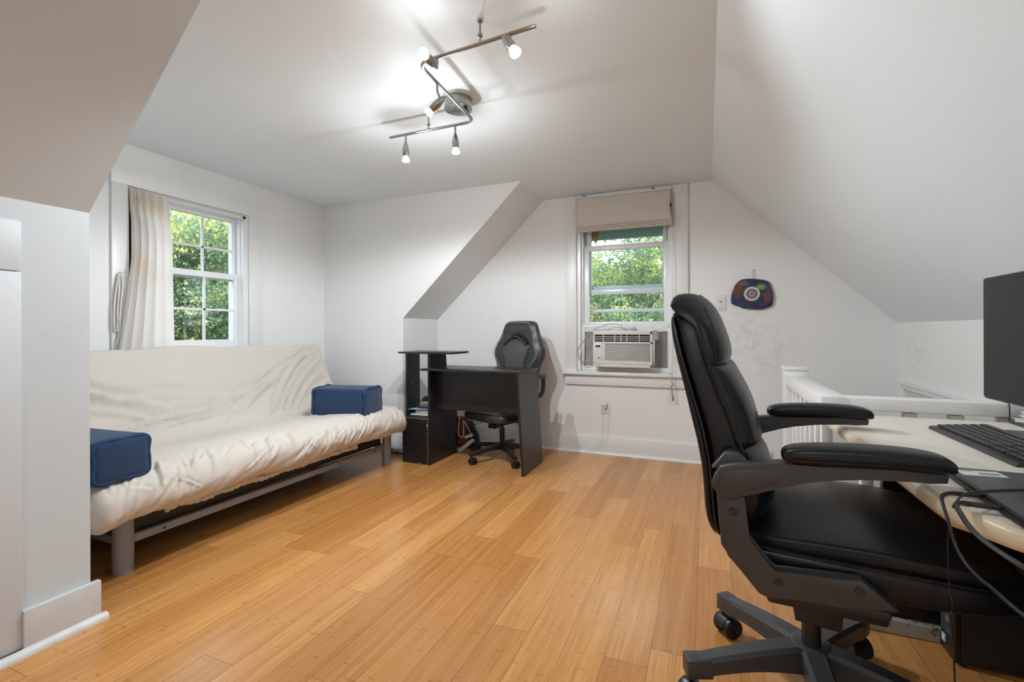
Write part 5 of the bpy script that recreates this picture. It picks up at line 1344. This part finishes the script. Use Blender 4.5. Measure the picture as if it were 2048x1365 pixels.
for (a, b) in ((1.855, 0.0475), (1.864, 0.0475), (1.855, 0.0375), (1.864, 0.0375)): box(bm, (0.6733, a, b), (0.6742, a + 0.0075, b + 0.0085))
mk('sticker_symbol', bm, 'paper', fp, True)
bm = NB()
for (x, y) in ((0.70, 1.805), (0.70, 1.878), (0.97, 1.805), (0.97, 1.878)): cyl(bm, (x, y, 0), (x, y, 0.009), 0.008, 12)
split(mk('rubber_foot', bm, 'plastic', pc, True))

# monitor
mo = thing('monitor', 'black flat monitor standing on the cream desk behind the keyboard', 'monitor', (0.87, 1.55, DZ))
bm = NB(); box(bm, (0.752, 1.283, 0.799), (0.775, 1.812, 1.151), 0.003); hs = mk('housing', bm, 'plastic_matte', mo, True)
bm = NB(); box(bm, (0.7495, 1.2865, 0.806), (0.7525, 1.8085, 1.1475)); mk('screen', bm, 'screen', mo, True)
bm = NB(); box(bm, (0.775, 1.42, 0.86), (0.80, 1.68, 1.08), 0.01); box(bm, (0.800, 1.52, 0.72), (0.835, 1.58, 1.02), 0.006); mk('stand_neck', bm, 'plastic_matte', mo, True)
bm = NB(); box(bm, (0.785, 1.40, DZ), (0.985, 1.790, DZ + 0.013), 0.005); mk('stand_base', bm, 'plastic', mo, True)

# keyboard
kb = thing('keyboard', 'black keyboard on the cream desk in front of the monitor', 'keyboard', (0.69, 1.58, DZ), 0)
KX0, KX1, KY0, KY1 = 0.622, 0.762, 1.365, 1.805
def kz(x): return DZ + 0.010 + (x - KX0) * 0.085
bm = NB(); prism(bm, [(KX0 - 0.004, DZ + 0.001), (KX0, kz(KX0) - 0.001), (KX1 - 0.004, kz(KX1)), (KX1, DZ + 0.016), (KX1 - 0.01, DZ + 0.001)], 'y', KY0, KY1, 0.002); mk('keyboard_case', bm, 'kbd', kb, True)
rows_k = [(0, [1.25, 1.25, 1.25, 6.25, 1.25, 1.25, 1.25, 1.25]), (1, [2.25] + [1] * 10 + [2.75]), (2, [1.75] + [1] * 11 + [2.25]), (3, [1.5] + [1] * 12 + [1.5]), (4, [1] * 13 + [2]), (5, [1] * 15)]
P_ = 0.0188
for r, ks in rows_k:
    y = KY1 - 0.010; x = KX0 + 0.014 + r * P_ + (0.003 if r == 5 else 0)
    ks = ks + [-0.3, 1, 1, 1] + [-0.3, 1, 1, 1, 1]
    for k in ks:
        if k < 0: y += k * P_; continue
        w_ = k * P_
        bm = NB(); z = kz(x + P_ / 2)
        vs = box(bm, (x + 0.0011, y - w_ + 0.0011, z - 0.001), (x + P_ - 0.0011, y - 0.0011, z + 0.0045), 0.0009, 1)
        mk('key', bm, 'key', kb, True, sharp=40)
        y -= w_
# mouse
ms = thing('computer_mouse', 'dark grey mouse right of the keyboard on the cream desk', 'mouse', (0.672, 1.305, DZ))
bm = NB(); rings = []
for i in range(15):
    u = i / 14; x = 0.620 + 0.105 * u; h_ = 0.036 * math.sin(PI * (0.08 + 0.86 * u)) ** 0.7; w_ = 0.031 * math.sin(PI * (0.07 + 0.86 * u)) ** 0.35
    rings.append([(x, 1.305 + w_ * math.cos(PI * k / 14), DZ + 0.001 + h_ * math.sin(PI * k / 14)) for k in range(15)])
loft(bm, rings); mk('mouse_body', bm, 'laptop', ms, True, sharp=60)
bm = NB(); cyl(bm, (0.648, 1.302, DZ + 0.030), (0.648, 1.308, DZ + 0.030), 0.009, 16); mk('scroll_wheel', bm, 'plastic', ms, True)

# laptop
lp = thing('laptop', 'closed dark grey laptop with a white label at the near edge of the cream desk', 'laptop', (0.56, 1.09, DZ), 0)
LA = Matrix.Translation((0.448, 1.232, 0)) @ Matrix.Rotation(R(-2.8), 4, 'Z')
def lbox(bm, lo, hi, bev): box(bm, lo, hi, bev)
bm = NB(); box(bm, (0.0, -0.33, DZ + 0.003), (0.228, 0.0, DZ + 0.012), 0.003); bm.transform(LA); lb = mk('base', bm, 'plastic_matte', lp, True)
bm = NB(); box(bm, (0.0, -0.33, DZ + 0.0135), (0.228, 0.0, DZ + 0.0205), 0.002); bm.transform(LA); ll = mk('lid', bm, 'laptop', lp, True)
bm = NB(); box(bm, (0.004, -0.326, DZ + 0.0118), (0.224, -0.004, DZ + 0.0138)); bm.transform(LA); mk('lid_gap', bm, 'plastic', lp, True)
bm = NB()
for (x, y) in ((0.02, -0.02), (0.02, -0.31), (0.20, -0.02), (0.20, -0.31)): cyl(bm, (x, y, DZ), (x, y, DZ + 0.004), 0.007, 12)
bm.transform(LA); split(mk('rubber_foot', bm, 'plastic', lp, True))
bm = NB(); prism(bm, [(0.455, 1.207), (0.522, 1.212), (0.524, 1.176), (0.4545, 1.168)], 'z', DZ + 0.0205, DZ + 0.0209); lab = mk('label_sticker', bm, 'paper', ll, True)
bm = NB()
for k in range(22):
    x = 0.486 + k * 0.0014; wd = 0.0004 + 0.0005 * ((k * 7) % 3 == 0); box(bm, (x, 1.186, DZ + 0.0209), (x + wd, 1.197, DZ + 0.0211))
for y in (1.202, 1.199): box(bm, (0.462, y, DZ + 0.0209), (0.480, y + 0.0012, DZ + 0.0211))
for y in (1.180, 1.184): box(bm, (0.484, y, DZ + 0.0209), (0.515, y + 0.0009, DZ + 0.0211))
mk('printed_text', bm, 'ink', lab, True)

# cables at the laptop
def plug(parent, a, b, r=0.0055):
    bm = NB(); a = Vector(a); b = Vector(b); d = (b - a).normalized()
    n = Vector((0, 0, 1)); s_ = d.cross(n)
    loft(bm, [[a + d * t_ + s_ * w_ * math.cos(2 * PI * k / 16) + n * h_ * math.sin(2 * PI * k / 16) for k in range(16)] for t_, w_, h_ in ((0, r * 0.55, r * 0.55), (0.006, r, r * 0.7), ((b - a).length - 0.001, r * 1.1, r * 0.7), ((b - a).length, r * 1.0, r * 0.6))])
    return mk('cable_plug', bm, 'cordblack', parent, True)
t = thing('usb_cable', 'black cable plugged into the laptop side and curling down past the desk edge', 'cable', (0.40, 1.0, DZ), 0, 'black laptop cables')
plug(t, (0.412, 1.064, 0.711), (0.448, 1.068, 0.711))
bm = NB(); tube(bm, [(0.413, 1.064, 0.711), (0.392, 1.055, 0.713), (0.368, 1.02, 0.716), (0.354, 0.975, 0.712), (0.350, 0.95, 0.700), (0.350, 0.938, 0.682), (0.350, 0.918, 0.664), (0.352, 0.893, 0.652), (0.354, 0.866, 0.648), (0.356, 0.842, 0.648), (0.360, 0.80, 0.645), (0.372, 0.77, 0.638), (0.42, 0.74, 0.60)], 0.0024, 8, 7, rf=lambda u: 1.0 + 0.9 * max(0, 1 - u * 4)); mk('cord', bm, 'cordblack', t, True)
t = thing('thick_cable', 'thicker black cable plugged in nearer the camera beside the desk corner', 'cable', (0.40, 0.95, DZ), 0, 'black laptop cables')
plug(t, (0.398, 1.006, 0.712), (0.446, 1.004, 0.711), 0.006)
bm = NB(); tube(bm, [(0.399, 1.006, 0.712), (0.384, 0.998, 0.714), (0.366, 0.965, 0.720), (0.354, 0.920, 0.721), (0.351, 0.890, 0.714), (0.352, 0.858, 0.708), (0.358, 0.822, 0.704), (0.368, 0.79, 0.70), (0.385, 0.765, 0.69), (0.44, 0.74, 0.66)], 0.0036, 8, 7, rf=lambda u: 1.0 + 0.35 * max(0, 1 - u * 3.5)); mk('cord', bm, 'cordblack', t, True)
t = thing('thin_cable', 'thin black cable crossing over the closed laptop', 'cable', (0.45, 1.05, DZ + 0.02), 0, 'black laptop cables')
bm = NB(); tube(bm, [(0.68, 1.16, 0.7225), (0.60, 1.125, 0.7225), (0.503, 1.090, 0.7225), (0.464, 1.072, 0.7225), (0.44, 1.058, 0.7225), (0.412, 1.034, 0.724), (0.385, 1.00, 0.724), (0.362, 0.965, 0.716)], 0.0017, 8, 7); mk('cord', bm, 'cordblack', t, True)
t = thing('hanging_cable', 'thin black cable hanging from the desk to the floor in front of the computer tower', 'cable', (0.42, 1.11, 0))
bm = NB(); tube(bm, [(0.425, 1.145, 0.664), (0.42, 1.14, 0.60), (0.42, 1.138, 0.546), (0.42, 1.134, 0.51), (0.42, 1.122, 0.485), (0.42, 1.130, 0.456), (0.42, 1.118, 0.385), (0.42, 1.113, 0.30), (0.42, 1.11, 0.15), (0.42, 1.10, 0.02), (0.44, 1.06, 0.003), (0.52, 1.0, 0.003)], 0.0016, 8, 6)
mk('cord', bm, 'cordblack', t, True)

# papers and white cable at the back corner of the desk
t = thing('paper_stack', 'stack of white papers at the back corner of the cream desk', 'papers', (0.97, 1.96, DZ))
bm = NB(); rr = random.Random(9)
for k in range(9):
    a, b = rr.uniform(-0.006, 0.006), rr.uniform(-0.006, 0.006); box(bm, (0.925 + a, 1.885 + b, DZ + 0.002 + k * 0.0042), (1.085 + a, 2.010 + b, DZ + 0.0055 + k * 0.0042))
mk('sheets', bm, 'paper', t, True)
bm = NB(); box(bm, (0.905, 1.87, DZ), (1.09, 2.015, DZ + 0.002)); mk('folder', bm, 'bookblack', t, True)
t = thing('white_cable_coil', 'coil of white cable lying on the paper stack behind the monitor', 'cable', (0.98, 1.95, DZ + 0.04))
bm = NB(); pts = []
for k in range(60):
    a = k * 0.42; r_ = 0.034 + 0.004 * math.sin(k * 0.9); pts.append((0.985 + r_ * math.cos(a), 1.945 + r_ * math.sin(a) * 0.8, DZ + 0.046 + k * 0.0006 + 0.006 * (1 + math.sin(a * 0.5))))
tube(bm, pts, 0.0032, 6, 2); mk('cord', bm, 'cordwhite', t, True)
t = thing('railing_cable', 'black cable hanging over the top rail behind the desk', 'cable', (0.90, 2.03, 0.72))
bm = NB(); tube(bm, [(0.905, 2.10, 0.7605), (0.905, 2.045, 0.7605), (0.904, 2.0285, 0.752), (0.904, 2.026, 0.72), (0.900, 2.018, 0.7035), (0.892, 1.98, 0.7022), (0.888, 1.90, 0.7022), (0.875, 1.83, 0.7022)], 0.0018, 8, 6); mk('cord', bm, 'cordblack', t, True)
